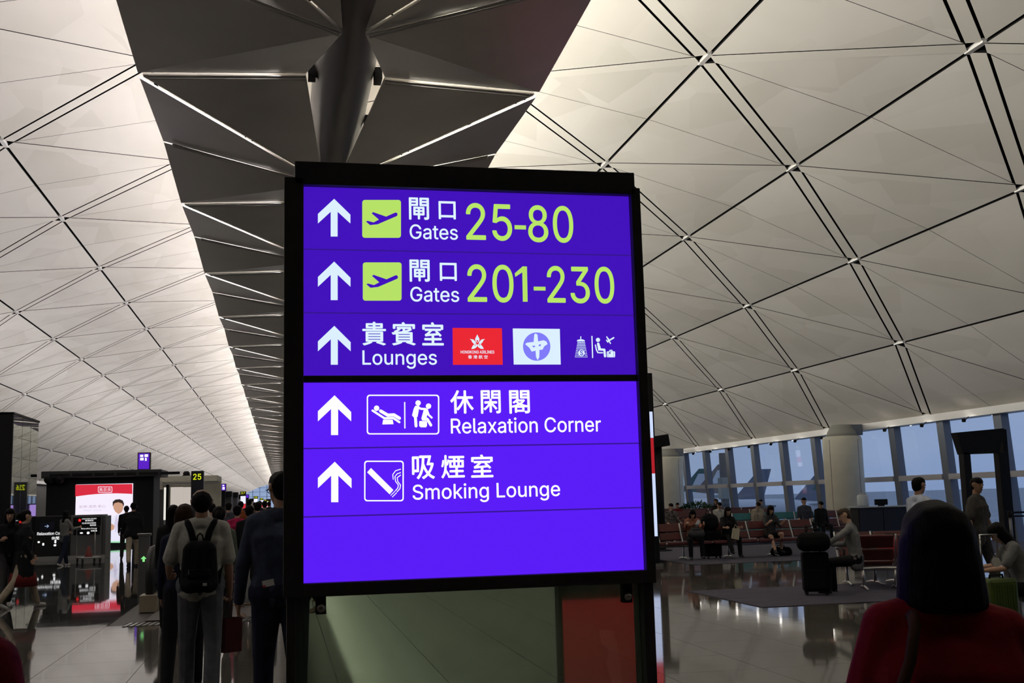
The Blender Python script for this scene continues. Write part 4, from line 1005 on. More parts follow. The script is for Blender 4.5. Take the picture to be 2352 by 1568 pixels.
# ================================================================== LUGGAGE ON THE RIGHT
M_LUG = mat('black_luggage_fabric', (0.006, 0.006, 0.007), 0.85, var=0.3, vscale=30, bump=0.3, bscale=200, spec=0.12)
def suitcase(label, loc, rz, w, d, h, ma, handle=0.0, wheels=True, ribs=0, group=None):
    t = empty('suitcase', loc, rz); tag(t, label, 'suitcase', group)
    z0 = 0.06 if wheels else 0
    box('shell', -w/2, w/2, -d/2, d/2, z0, h, ma, t, 0.035)
    if ribs:
        for i in range(ribs):
            x = -w/2+0.05+(w-0.1)*i/(ribs-1); box('rib', x-0.006, x+0.006, -d/2-0.006, -d/2+0.01, z0+0.06, h-0.06, ma, t, 0.003)
    else: box('front_pocket', -w/2+0.05, w/2-0.05, -d/2-0.035, -d/2+0.01, z0+0.05, h*0.6, ma, t, 0.02)
    tube('carry_handle', [(-0.09, 0, h-0.005), (-0.08, 0, h+0.035), (0.08, 0, h+0.035), (0.09, 0, h-0.005)], 0.012, M_BLACK, t, 6)
    if handle > 0:
        tube('trolley_handle', [(-0.11, d/2-0.05, h-0.05), (-0.11, d/2-0.05, h+handle), (0.11, d/2-0.05, h+handle), (0.11, d/2-0.05, h-0.05)], 0.012, M_STEEL if ma != M_LUG else M_BLACK, t, 6)
    if wheels:
        for sx in (-1, 1):
            for sy in (-1, 1):
                bm = bmesh.new(); bm_tube(bm, [(sx*(w/2-0.05)-0.012, sy*(d/2-0.04), 0.03), (sx*(w/2-0.05)+0.012, sy*(d/2-0.04), 0.03)], 0.03, 12); bobj('wheel', bm, M_BLACK, t, True)
                box('wheel_fork', sx*(w/2-0.05)-0.02, sx*(w/2-0.05)+0.02, sy*(d/2-0.04)-0.015, sy*(d/2-0.04)+0.015, 0.035, z0+0.01, M_BLACK, t)
    return t
def duffel(label, loc, rz, w, d, h, ma=None):
    ma = ma or M_LUG; t = empty('travel_bag', loc, rz); tag(t, label, 'bag')
    fuse('bag_body', [(Vector((-w/2+h*0.42, 0, h*0.45)), h*0.42, Vector((w/2-h*0.42, 0, h*0.45)), h*0.42), (Vector((-w/2+h*0.35, d*0.15, h*0.35)), h*0.34, Vector((w/2-h*0.35, d*0.15, h*0.35)), h*0.34), (Vector((-w/2+h*0.35, -d*0.15, h*0.35)), h*0.34, Vector((w/2-h*0.35, -d*0.15, h*0.35)), h*0.34)], 0.015, ma, t)
    tube('grip', [(-0.1, 0, h*0.8), (-0.08, 0, h*0.98), (0.08, 0, h*0.98), (0.1, 0, h*0.8)], 0.012, M_BLACK, t, 6)
    return t
sc0 = gnd(1886, 1368)
suitcase('tall black suitcase standing beside the man in the grey shirt', (sc0.x, sc0.y+0.14, 0), R(-20), 0.40, 0.28, 0.66, M_LUG, 0.40)
duffel('black travel bag resting on top of the tall black suitcase', (sc0.x-0.06, sc0.y+0.03, 0.665), R(-20), 0.52, 0.26, 0.36)
gs = gnd(2315, 1466)
gsu = suitcase('lime green ribbed suitcase with a raised handle at the right edge', (gs.x-0.01, gs.y+0.1, 0), R(6), 0.37, 0.24, 0.62, mat('lime_green_shell', (0.055, 0.088, 0.010), 0.45, var=0.1, vscale=6), 0.46, True, 9)
tg = empty('luggage_tag', (gs.x-0.10, gs.y-0.06, 0.80)); tag(tg, 'round white luggage tag hanging from the lime suitcase handle', 'tag')
bm = bmesh.new(); bm_tube(bm, [(0, -0.004, 0), (0, 0.004, 0)], 0.05, 20); bobj('disc', bm, mat('tag_white', (0.5, 0.49, 0.45), 0.6), tg); tube('loop', [(0, 0, 0.045), (-0.02, 0.06, 0.14), (-0.07, 0.16, 0.24)], 0.004, M_BLACK, tg, 6)
bs = gnd(1640, 1283)
suitcase('large black suitcase standing in front of the sitting women', (bs.x, bs.y+0.1, 0), R(5), 0.42, 0.3, 0.68, M_LUG, 0.0)
bkp = duffel('bulging black backpack on top of the large black suitcase', (bs.x-0.03, bs.y+0.1, 0.685), R(5), 0.46, 0.28, 0.50)
fb = gnd(1795, 1276); duffel('flat black bag lying on the floor by the legs of the woman with bare legs', (fb.x, fb.y, 0.0), R(-5), 0.55, 0.3, 0.26)
# ================================================================== LEFT SIDE OF THE CONCOURSE
# mirror clad tower
zt = 2.75; dA, dB = D(31, 946), D(90, 966)
A_ = EO + dA*(zt/dA.z); tX = A_.x; B_ = EO + dB*(tX/dB.x)
M_MIRROR = mat('dark_mirror_panel', (0.36, 0.38, 0.38), 0.015, 0.95); M_TOWG = mat('tower_grey', (0.16, 0.17, 0.165), 0.5, var=0.1, vscale=2)
tw = empty('mirror_tower', (tX, A_.y, 0)); tag(tw, 'grey tower clad in dark mirror panels at the left picture edge', 'tower')
TH = EYE+zt; TL_ = B_.y-A_.y
box('core', -2.6, -0.06, 0.06, TL_, 0, TH-0.02, M_TOWG, tw)
for i in range(3): box('mirror_panel', -0.05, 0.0, 0.08+i*(TL_-0.1)/3, 0.05+(i+1)*(TL_-0.1)/3, 0.03, TH-0.06, M_MIRROR, tw, 0.004)
box('corner_post', -0.45, 0.0, -0.02, 0.06, 0, TH, M_BLACK, tw, 0.01); box('cap', -2.6, 0.02, -0.02, TL_+0.02, TH-0.06, TH, M_BLACK, tw)
box('front_panel', -2.6, -0.47, 0.0, 0.06, 0, TH-0.06, mat('tower_front_grey', (0.20, 0.215, 0.21), 0.45), tw)
for k in range(9): box('louvre_slat', -1.6, -0.55, -0.012, 0.0, TH-0.5-k*0.07, TH-0.47-k*0.07, M_BLACK, tw)
# black advert kiosk
KY = 51.0
def K(x, y): return atY(x, y, KY)
kx0, kx1 = K(105, 1150).x, K(352, 1150).x; kz = K(200, 1090).z; kc = (kx0+kx1)/2
ki = empty('advert_kiosk', (kc, KY, 0)); tag(ki, 'wide black kiosk with a big lit red and white advert', 'kiosk')
box('kiosk_body', kx0-kc, kx1-kc, 0.06, 2.6, 0, kz, M_BLACK, ki); 
rz0, rz1 = K(200, 1099).z, K(200, 1081).z
box('roof_slab', kx0-kc-0.15, kx1-kc+0.35, -0.35, 2.7, rz0+0.05, rz1, mat('kiosk_roof_dark', (0.02, 0.02, 0.022), 0.5), ki, 0.02)
for i in range(6): box('roof_louvre', kx0-kc+0.2+i*0.9, kx0-kc+1.0+i*0.9, -0.37, -0.34, rz0+0.1, rz0+0.22, M_BLACK, ki)
for dx in (0.15, 0.55): 
    bm = bmesh.new(); bmesh.ops.create_uvsphere(bm, u_segments=12, v_segments=8, radius=0.22); bobj('dome_camera', bm, M_BLACK, ki, True, (kx0-kc+dx, -0.2, rz0))
ax0, ax1 = K(173, 1180).x-kc, K(304, 1180).x-kc; az0, az1 = K(240, 1246).z, K(240, 1111).z
E_AW = emat('advert_white', (0.93, 0.86, 1.0), 1.0); E_AR = emat('advert_red', (0.70, 0.022, 0.05)); E_AP = emat('advert_pink_text', (0.55, 0.42, 0.55)); E_AG = emat('advert_green', (0.35, 0.75, 0.45)); E_SKN = emat('advert_skin', (0.60, 0.33, 0.22)); E_HR = emat('advert_hair', (0.03, 0.018, 0.015)); E_COAT = emat('advert_coat', (0.80, 0.80, 0.95)); E_SHD = emat('advert_shade', (0.66, 0.60, 0.78))
KSC = box('screen', ax0, ax1, 0.0, 0.06, az0, az1, E_AW, ki)
def kp(name, pts, ma, lay): 
    bm = bmesh.new(); f = bm.faces.new([bm.verts.new((K(x, y).x-kc, -0.004*lay, K(x, y).z)) for x, y in pts]); f.normal_update(); bmesh.ops.triangulate(bm, faces=[f]); return bobj(name, bm, ma, KSC)
kp('advert_band', [(173, 1113), (304, 1111), (304, 1134)] + [(304-131*t/8, 1134+6*(t/8)**2-1.2*math.sin(math.pi*t/8)*2) for t in range(1, 9)], E_AR, 1)
kp('advert_badge', rrect(225, 258, 1117, 1131, 2.5), E_AW, 2); kp('advert_badge', rrect(226.3, 256.7, 1118.3, 1129.7, 2), E_AR, 3)
def kt(body, x0, x1, y0, y1, ma, lay=4): put_text('lettering', body, K(x0, y0).x, K(x1, y0).x, K(x0, y1).z, K(x0, y0).z, KY-0.004*lay, ma, KSC, 0.0, False, org=Vector((kc, KY, 0)))
kt('馬百良', 228, 255, 1120, 1128.5, E_AW); kt('安神·清熱·寧心', 182, 243, 1160, 1167, E_AP, 2); kt('草本配方 · 天然之選', 192, 233, 1170, 1174, E_SHD, 2)
kp('advert_figure_coat', [(246, 1246), (243, 1225), (252, 1196), (262, 1184), (274, 1178), (286, 1182), (298, 1192), (304, 1205), (304, 1246)], E_COAT, 1)
kp('advert_figure_coat', [(268, 1180), (272, 1200), (266, 1225), (262, 1205)], E_SHD, 2)
kp('advert_figure_face', [(260, 1160), (262, 1153), (270, 1149), (279, 1151), (283, 1158), (283, 1168), (279, 1176), (272, 1180), (265, 1175), (261, 1168)], E_SKN, 2)
kp('advert_figure_hair', [(259, 1163), (259, 1152), (265, 1147), (275, 1146), (282, 1149), (285, 1156), (284, 1164), (281, 1156), (272, 1153), (263, 1155)], E_HR, 3)
kp('advert_figure_hand', [(244, 1210), (247, 1200), (250, 1192), (253, 1193), (252, 1201), (258, 1203), (263, 1207), (262, 1215), (254, 1219), (246, 1217)], E_SKN, 3)
kp('advert_strip', [(240, 1243), (290, 1242), (290, 1246), (240, 1246)], E_AG, 4)
# purple pictogram box on the kiosk roof
def lit_box(label, x0, x1, y0, y1, Y, txt=None, side=0.25, zbase=None, cat='sign', mat_=None, tcol=None, txy=None, group=None, stem=None):
    c = atY((x0+x1)/2, y1, Y); t = empty('lit_sign', (c.x, Y, c.z if stem is None else stem)); tag(t, label, cat, group)
    oz = t.location.z; X0, X1 = atY(x0, (y0+y1)/2, Y).x-c.x, atY(x1, (y0+y1)/2, Y).x-c.x; Z0, Z1 = atY(x0, y1, Y).z-oz, atY(x0, y0, Y).z-oz
    box('housing', X0-0.04, X1+0.04, 0.01, side, Z0-0.04, Z1+0.04, M_BLACK, t, 0.01); box('lit_face', X0, X1, 0.0, 0.01, Z0, Z1, mat_ or E_LO, t)
    if stem is not None: box('support', -0.12, 0.12, 0.05, side-0.05, 0, Z0, M_BLACK, t)
    if txt:
        for (b_, tx0, tx1, ty0, ty1) in txt: put_text('lettering', b_, atY(tx0, ty0, Y).x, atY(tx1, ty0, Y).x, atY(tx0, ty1, Y).z, atY(tx0, ty0, Y).z, Y-0.005, tcol or E_WL, t, 0.01, False, org=t.location.copy())
    return t, oz, c
E_PUR = emat('sign_violet', (0.10, 0.01, 0.55))
def pictos(t, c, oz, Y, items, ma):
    bm = bmesh.new()
    for (x, y, w_, h_) in items:
        p0, p1_ = atY(x, y, Y), atY(x+w_, y+h_, Y); v = [bm.verts.new((a-c.x, -0.006, b-oz)) for a, b in ((p0.x, p1_.z), (p1_.x, p1_.z), (p1_.x, p0.z), (p0.x, p0.z))]; bm.faces.new(v)
    return bobj('pictogram', bm, ma, t)
t, oz, c = lit_box('violet lit sign with white pictograms on the black kiosk roof', 318, 343, 1041, 1077, KY-0.2, None, 0.3, mat_=E_PUR); oz = t.location.z
for it in ((322, 1044, 7, 5), (332, 1043, 8, 6), (322, 1051, 8, 6), (333, 1051, 4, 7)): pictos(t, c, oz, KY-0.2, [it], E_WL)
t, oz, c = lit_box('small violet lit sign with white pictograms above the dark far kiosk', 508, 518, 1112, 1126, 78, None, 0.3, mat_=E_PUR, stem=0.0); oz = 0.0
for it in ((511, 1113, 4, 3), (511, 1118, 5, 6)): pictos(t, c, oz, 78, [it], E_WL)
lit_box('tiny violet lit sign between the gate pylons', 479, 486, 1125, 1137, 74, None, 0.3, mat_=E_PUR, stem=0.0)
lit_box('tiny violet lit sign right of the number 27 pylon', 565, 571, 1136, 1143, 100, None, 0.3, mat_=E_PUR, stem=0.0)
# gate number pylons
E_YEL = emat('gate_number_yellow', (0.78, 0.86, 0.015)); M_PYL = mat('pylon_dark_navy', (0.008, 0.009, 0.022), 0.4)
def pylon(label, xc, y_top, num, ty0, ty1, wpx, Y, screens):
    c = atY(xc, y_top, Y); t = empty('gate_pylon', (c.x, Y, 0)); tag(t, label, 'gate sign', 'gate number pylons along the concourse')
    hw = wpx/2*Y/2568*1.02
    pb = box('pylon_body', -hw, hw, 0.0, 0.35, 0, c.z, M_PYL, t, 0.01)
    p0, p1_ = atY(xc-wpx*0.37, ty0, Y), atY(xc+wpx*0.33, ty1, Y)
    put_text('lettering', num, p0.x, p1_.x, p1_.z, p0.z, Y-0.01, E_YEL, pb, 0.012, False, org=Vector((c.x, Y, 0)))
    for (a, b_, ma) in screens: box('screen', -hw*0.9, hw*0.9, -0.015, 0.0, a, b_, ma, t)
pylon('dark gate pylon with the yellow number 25', 453.5, 1081, '25', 1088, 1101, 26, 42, [])
E_SW = emat('pylon_screen_white', (0.85, 0.85, 1.0)); E_SR = emat('pylon_screen_red', (0.6, 0.02, 0.04)); E_SC = emat('pylon_screen_cyan', (0.3, 0.7, 0.8))
SCR = [(1.75, 2.35, E_SW), (1.25, 1.74, E_SR), (0.9, 1.24, E_SW)]
pylon('gate pylon with the yellow number 27 above a white and red screen', 558.5, 1128, '27', 1129.5, 1134, 12, 93, SCR)
pylon('gate pylon with the yellow number 28 above a screen', 587.5, 1139, '28', 1140, 1143.5, 9, 137, SCR)
pylon('gate pylon with the yellow number 29 in the far crowd', 601, 1143.5, '29', 1144, 1147, 7, 180, SCR)
pylon('distant gate pylon with the yellow number 30', 609, 1146.5, '30', 1147, 1149.5, 6, 222, [])
pylon('most distant gate pylon with a yellow number', 615, 1149, '31', 1149.4, 1151.5, 5, 265, SCR)
# gate 216 pylon and violet adverts that the mirror tower reflects (they stand behind the big sign)
pm = EO + D(47, 1119)*((tX)/D(47, 1119).x); q = pm + Vector((-D(47, 1119).x, D(47, 1119).y, D(47, 1119).z))*82.0
pyl = empty('gate_pylon', (q.x, q.y, 0)); tag(pyl, 'gate pylon with the yellow number 216 reflected in the mirror tower', 'gate sign', 'gate number pylons along the concourse')
box('pylon_body', -0.6, 0.6, 0.0, 0.3, 0, q.z+0.5, M_PYL, pyl, 0.01); put_text('lettering', '216', q.x-0.36, q.x+0.36, q.z-0.25, q.z+0.25, q.y-0.01, E_YEL, pyl, 0.01, False, org=Vector((q.x, q.y, 0)))
E_MAG = emat('advert_violet', (0.55, 0.35, 0.95)); lad = empty('advert_screen', (q.x, q.y+0.6, 0)); tag(lad, 'pair of violet lit advert panels reflected low in the mirror tower', 'advertising screen')
box('panel', -1.5, -0.75, 0, 0.12, 0.5, 2.2, E_MAG, lad); box('panel', 0.35, 1.9, 0, 0.12, 0.5, 2.2, E_MAG, lad); box('panel_frame', -1.6, 2.0, 0.12, 0.3, 0, 2.3, M_BLACK, lad)
# lounge counter with lit sign boards
CYY = 39.0
def C(x, y): return atY(x, y, CYY)
lc = empty('lounge_counter', (C(200, 1280).x, CYY, 0)); tag(lc, 'grey lounge reception counter with lit black name boards', 'counter'); lo = lc.location.copy()
M_CTR = mat('counter_grey_laminate', (0.115, 0.115, 0.118), 0.5, var=0.08, vscale=3)
def cb_(name, x0, x1, y0, y1, d0, d1, ma, bev=0.0): return box(name, C(x0, y1).x-lo.x, C(x1, y1).x-lo.x, d0, d1, max(0.0, C(x0, y1).z), C(x0, y0).z, ma, lc, bev)
cb_('end_block', 160, 232, 1183, 1300, 0.0, 1.2, M_CTR, 0.01); cb_('end_side', 233, 240, 1184, 1300, 0.05, 1.25, mat('counter_side', (0.075, 0.075, 0.08), 0.5), 0.01)
cb_('front_wall', 72, 159, 1186, 1300, 0.25, 0.8, mat('counter_black', (0.012, 0.012, 0.013), 0.4), 0.01); cb_('skirting', 72, 240, 1279, 1300, -0.02, 0.0, mat('counter_skirting', (0.3, 0.3, 0.3), 0.4))
cb_('name_board', 168, 231, 1188, 1208.5, -0.03, 0.0, M_BLACK); cb_('name_board', 169, 229, 1210, 1229, -0.03, 0.0, M_BLACK)
cb_('direction_board', 88, 121, 1200, 1219, 0.2, 0.25, mat('board_navy', (0.015, 0.02, 0.05), 0.4))
def ctx(body, x0, x1, y0, y1, ma, dy=0.035): put_text('lettering', body, C(x0, y0).x, C(x1, y0).x, C(x0, y1).z, C(x0, y0).z, CYY-dy, ma, lc, 0.012, False, org=lo)
ctx('HONG KONG AIRLINES', 189, 222, 1190, 1192.5, E_WL); ctx('香港航空', 196, 215, 1193.5, 1197, E_WL); ctx('CLUB BAUHINIA', 189, 221, 1199.5, 1203, E_WL); ctx('紫荊堂', 207, 221, 1204, 1207.5, E_WL)
ctx('Relaxation Corner', 187, 223, 1212, 1216, E_WL); ctx('休閒閣', 209, 223, 1217, 1220.5, E_WL)
E_STAR = emat('logo_star_red', (0.9, 0.02, 0.02))
def star(cx, cy, r, ma):
    pts = [(cx+(r if k % 2 == 0 else r*0.5)*math.sin(math.pi*k/5), cy-(r if k % 2 == 0 else r*0.5)*math.cos(math.pi*k/5)) for k in range(10)]
    bm = bmesh.new(); f = bm.faces.new([bm.verts.new((C(x, y).x-lo.x, -0.035, C(x, y).z)) for x, y in pts]); f.normal_update(); bmesh.ops.triangulate(bm, faces=[f]); bobj('logo_star', bm, ma, lc)
star(183.5, 1194.5, 4.6, E_STAR)
for (x, y, w_, h_) in ((183, 1222, 9, 3.5), (199, 1220.5, 8, 6), (82, 1243, 7, 4.5), (93, 1247, 6, 6.5), (121, 1240, 6, 8), (119, 1250, 8, 5)):
    bm = bmesh.new(); n = 12; dy = -0.036 if x > 160 else 0.235
    f = bm.faces.new([bm.verts.new((C(x+w_/2+w_/2*math.cos(2*math.pi*k/n)*(1 if k % 3 else 0.6), y).x-lo.x, dy, C(x, y+h_/2+h_/2*math.sin(2*math.pi*k/n)).z)) for k in range(n)]); f.normal_update(); bmesh.ops.triangulate(bm, faces=[f]); bobj('pictogram', bm, E_WL, lc)
ctx('Relaxation Corner', 82, 150, 1222.5, 1229.5, E_WL, -0.235); ctx('休閒閣', 115, 142, 1232.5, 1240, E_WL, -0.235); ctx('→', 100, 110, 1205, 1212, emat('board_arrow', (0.4, 0.5, 0.7)), -0.19)
# bright shop wall and service units beyond the kiosk
SYY = 60.0
def S(x, y): return atY(x, y, SYY)
su = empty('service_unit', (S(405, 1200).x, SYY, 0)); tag(su, 'bright cream walled service unit behind the number 25 pylon', 'booth'); so = su.location.copy()
def sb(name, x0, x1, y0, y1, d0, d1, ma, bev=0.0): return box(name, S(x0, y1).x-so.x, S(x1, y1).x-so.x, d0, d1, max(0.0, S(x0, y1).z), S(x0, y0).z, ma, su, bev)
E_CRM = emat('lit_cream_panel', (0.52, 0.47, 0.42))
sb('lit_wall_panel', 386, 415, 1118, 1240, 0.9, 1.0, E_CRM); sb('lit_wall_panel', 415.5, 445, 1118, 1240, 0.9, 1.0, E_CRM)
sb('lit_strip', 375, 379, 1119, 1194, 0.1, 0.3, emat('strip_white', (0.8, 0.78, 0.7))); sb('door_post', 379.5, 386, 1112, 1240, 0.0, 0.2, M_BLACK); sb('overhead_rail', 375, 500, 1109, 1113, -0.1, 0.2, M_STEEL)
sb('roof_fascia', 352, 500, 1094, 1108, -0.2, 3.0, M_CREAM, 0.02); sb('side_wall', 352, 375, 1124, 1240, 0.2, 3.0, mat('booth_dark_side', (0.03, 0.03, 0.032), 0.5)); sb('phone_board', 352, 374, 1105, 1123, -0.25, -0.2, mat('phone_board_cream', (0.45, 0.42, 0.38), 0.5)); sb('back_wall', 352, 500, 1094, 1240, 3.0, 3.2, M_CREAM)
bm = bmesh.new(); bm_tube(bm, [(S(359, 1110).x-so.x, -0.27, S(359, 1110).z), (S(358, 1115).x-so.x, -0.27, S(358, 1115).z), (S(363, 1119).x-so.x, -0.27, S(363, 1119).z)], 0.05, 6); bobj('handset_pictogram', bm, M_BLACK, su)
spx = S(426, 1090); spot = empty('roof_spotlight', (spx.x, SYY+0.6, S(426, 1094.5).z)); tag(spot, 'small black twin spotlight on the cream booth roof', 'spotlight'); lathe('lamp_head', [(0.16, 0.08), (0.18, 0.2), (0.1, 0.3)], M_BLACK, spot, 12); box('yoke', -0.2, 0.2, -0.05, 0.05, 0, 0.1, M_BLACK, spot)
# darker units further on
for (lab, x0, x1, y0, Y, col, lit) in (('dark grey shop unit below the small violet sign', 505, 531, 1129, 80, (0.03, 0.03, 0.035), None), ('grey fronted unit next to the dark shop unit', 531, 545, 1131, 84, (0.12, 0.12, 0.14), None), ('cream unit left of the number 27 pylon', 545, 552, 1136, 100, (0.5, 0.47, 0.42), None), ('unit with pale lit screens left of the dark shop unit', 496, 505, 1118, 82, (0.05, 0.05, 0.06), 1), ('distant pale unit behind the number 28 pylon', 574, 585, 1145, 150, (0.5, 0.47, 0.42), None), ('distant dark red fronted unit at the far end', 612, 622, 1146, 270, (0.09, 0.02, 0.02), None)):
    p0, p1_ = atY(x0, y0, Y), atY(x1, y0, Y); t = empty('shop_unit', ((p0.x+p1_.x)/2, Y, 0)); tag(t, lab, 'shop'); hw = (p1_.x-p0.x)/2
    box('unit_body', -hw, hw, 0, 3, 0, p0.z, mat('unit_%.3f_%.3f' % (col[0], col[2]), col, 0.5), t); box('fascia', -hw-0.05, hw+0.05, -0.1, 0.05, p0.z-0.35, p0.z+0.02, M_BLACK if not lit else M_CREAM, t)
    if lit: box('lit_screen', -hw*0.8, hw*0.8, -0.03, 0, 2.1, 2.6, E_SW, t); box('lit_screen', -hw*0.5, hw*0.9, -0.03, 0, 0.8, 1.8, E_SW, t)
# ================================================================== MOVING WALKWAY
WX0, WX1, WY0 = -2.02, -0.12, 18.6
wk = empty('moving_walkway', ((WX0+WX1)/2, WY0, 0)); tag(wk, 'moving walkway with black handrails behind the man with the backpack', 'moving walkway'); wo = wk.location.x
M_RUB = mat('handrail_rubber', (0.008, 0.008, 0.008), 0.45); M_BEIG = mat('beige_stone_skirt', (0.28, 0.235, 0.17), 0.35, var=0.1, vscale=4)
for s in (-1, 1):
    x = s*(WX1-WX0)/2
    arc = [(x, 0.42 + 0.42*math.sin(R(a))*-1, 0.52 + 0.42*math.cos(R(a))) for a in range(180, -1, -20)]
    pts = [(x, 1.2, 0.10)] + arc + [(x, 60, 0.94)]
    tube('handrail', pts, 0.062, M_RUB, wk, 8); tube('handrail_guide', [(p[0], p[1]+0.06 if i < 12 else p[1], p[2]-0.06 if i > 8 else p[2]) for i, p in enumerate(pts)], 0.02, M_CHROME, wk, 6)
    box('balustrade_glass', x-0.008, x+0.008, 0.15, 60, 0.25, 0.88, glass('balustrade_glass', (0.65, 0.7, 0.7)), wk); box('skirt_panel', x-0.12, x+0.12, -0.05, 60, 0.0, 0.24, M_BEIG, wk, 0.01)
    box('newel_block', x-0.13, x+0.13, -0.12, 0.35, 0.0, 0.26, M_BEIG, wk, 0.01); box('newel_inner_panel', x-0.03, x+0.03, 0.14, 1.3, 0.24, 0.86, M_BLACK, wk, 0.02)
box('tread_pallets', -(WX1-WX0)/2+0.1, (WX1-WX0)/2-0.1, 0.4, 60, 0.0, 0.012, mat('tread_dark', (0.02, 0.02, 0.022), 0.6), wk); box('landing_plate', -(WX1-WX0)/2+0.12, (WX1-WX0)/2-0.12, -1.5, 0.4, 0.0, 0.008, mat('landing_plate_grey', (0.16, 0.15, 0.145), 0.4, 0.3), wk); box('comb_plate', -(WX1-WX0)/2+0.12, (WX1-WX0)/2-0.12, 0.4, 0.55, 0.012, 0.02, mat('comb_yellow', (0.35, 0.2, 0.05), 0.5), wk)
gr = empty('floor_grating', (-1.05, 16.65, 0)); tag(gr, 'narrow slatted floor grating in front of the moving walkway', 'grating')
box('grating_tray', -1.08, 1.12, -0.24, 0.24, -0.0, 0.003, mat('grating_pit', (0.01, 0.01, 0.01), 0.8), gr)
bm = bmesh.new(); bm_prism(bm, [(-0.022, -0.23, 0.003), (0.022, -0.23, 0.003), (0.072, 0.23, 0.003), (0.028, 0.23, 0.003)], Vector((0, 0, 0.006))); bmesh.ops.recalc_face_normals(bm, faces=bm.faces); gme = bpy.data.meshes.new('slat'); bm.to_mesh(gme); bm.free(); gme.materials.append(M_STEEL)
for k in range(26): o = tobj('slat', gme, None, gr); o.location = (-1.05+k*0.083, 0, 0)
ip = gnd(330, 1372); ind = empty('indicator_post', (ip.x-0.05, ip.y+0.2, 0)); tag(ind, 'grey indicator post with a green arrow light left of the walkway', 'post'); box('post_body', -0.08, 0.12, -0.05, 0.05, 0, 1.12, mat('post_grey', (0.10, 0.10, 0.10), 0.4), ind, 0.01); box('post_cap', -0.1, 0.14, -0.07, 0.07, 1.1, 1.14, M_STEEL, ind, 0.005)
lgz = 0.68; bm = bmesh.new(); f = bm.faces.new([bm.verts.new((x, -0.055, lgz+z)) for x, z in ((-0.035, 0), (0.02, 0.055), (0.075, 0), (0.04, 0), (0.04, -0.05), (0.0, -0.05), (0.0, 0))]); f.normal_update(); bmesh.ops.triangulate(bm, faces=[f]); bobj('arrow_light', bm, emat('arrow_green', (0.25, 0.8, 0.25)), ind)
# luggage trolley near the lounge counter
lt = gnd(203, 1292); tr = empty('luggage_trolley', (lt.x, lt.y, 0), R(20)); tag(tr, 'luggage trolley with a red cone shape beside the lounge counter', 'trolley')
box('deck', -0.3, 0.3, -0.45, 0.45, 0.14, 0.18, M_STEEL, tr, 0.01); tube('push_frame', [(-0.27, 0.42, 0.16), (-0.27, 0.5, 1.0), (0.27, 0.5, 1.0), (0.27, 0.42, 0.16)], 0.018, M_STEEL, tr); lathe('red_cone', [(0.12, 0.18), (0.11, 0.21), (0.04, 0.48), (0.02, 0.5)], mat('cone_red', (0.16, 0.012, 0.01), 0.5), tr, 14)
for (x, y) in ((-0.25, -0.4), (0.25, -0.4), (-0.25, 0.4), (0.25, 0.4)): bm = bmesh.new(); bm_tube(bm, [(x-0.02, y, 0.07), (x+0.02, y, 0.07)], 0.07, 12); bobj('wheel', bm, M_RUB, tr, True)
# ================================================================== PEOPLE AND WHAT THEY CARRY
def PH(x, dist):
    y = 1158.3-(x-646)*0.0259; d = D(x, y); d.z = 0; p = d.normalized()*dist; return Vector((p.x, p.y, 0))
GREYSH = cloth('polo_grey', (0.36, 0.355, 0.32)); GTR = cloth('trousers_grey', (0.10, 0.105, 0.12)); NAVY = cloth('sweater_slate_blue', (0.040, 0.050, 0.085)); JEAN = cloth('jeans_navy', (0.012, 0.016, 0.035)); BLK = cloth('cloth_black', (0.009, 0.009, 0.010)); PINK = cloth('floral_magenta', (0.42, 0.018, 0.085), 0.5); RED = cloth('tshirt_red', (0.19, 0.003, 0.008), 0.1); BEIGE = cloth('trousers_beige', (0.34, 0.29, 0.22)); DGREY = cloth('cloth_dark_grey', (0.045, 0.045, 0.048)); WSH = cloth('shirt_white_blue', (0.48, 0.52, 0.62)); LG = cloth('jacket_grey', (0.17, 0.17, 0.165)); SALM = cloth('jacket_salmon', (0.30, 0.12, 0.08)); PLAID = cloth('shirt_plaid', (0.10, 0.085, 0.08), 0.8); REDD = cloth('skirt_dark_red', (0.13, 0.012, 0.012)); BLUEG = cloth('shirt_blue_grey', (0.05, 0.055, 0.075)); OLIVE = cloth('shirt_olive', (0.10, 0.115, 0.09)); BRN = cloth('strap_brown', (0.06, 0.028, 0.014))
WALK = ((14, 6), (-10, 14)); WALK2 = ((-12, 16), (16, 6)); SIT = ((86, 84), (84, 86))
# --- man with the backpack
bp0 = PH(463, 10.0)
pr, hands, Mw, s = person('man in grey polo and grey trousers walking away with a black backpack', bp0, R(1), 1.75, 0.008, legs=((9, 4), (-6, 9)), arms=((4, 16, 62), (4, 10, 10)), girth=1.10, skin='tan', hair='balding', hcol='black', top=GREYSH, sleeve=0.43, bottom=GTR, head=(-3, 2), curl=60, hem=0.05)
bk = empty('backpack', Mw @ Vector((0, -0.13, 0.875)), R(1)); tag(bk, 'black backpack with a small white patch on the back of the man in the polo', 'backpack')
M_PACK = mat('backpack_black', (0.005, 0.005, 0.006), 0.85, var=0.3, vscale=20, bump=0.3, bscale=120, spec=0.12)
fuse('main_compartment', [(Vector((-0.075, -0.09, 0.10)), 0.085, Vector((-0.065, -0.08, 0.36)), 0.075), (Vector((0.075, -0.09, 0.10)), 0.085, Vector((0.065, -0.08, 0.36)), 0.075), (Vector((-0.06, -0.12, 0.10)), 0.08, Vector((0.06, -0.12, 0.10)), 0.08), (Vector((-0.05, -0.08, 0.38)), 0.07, Vector((0.05, -0.08, 0.38)), 0.07), (Vector((0, -0.12, 0.12)), 0.09, Vector((0, -0.10, 0.36)), 0.075)], 0.008, M_PACK, bk, 6)
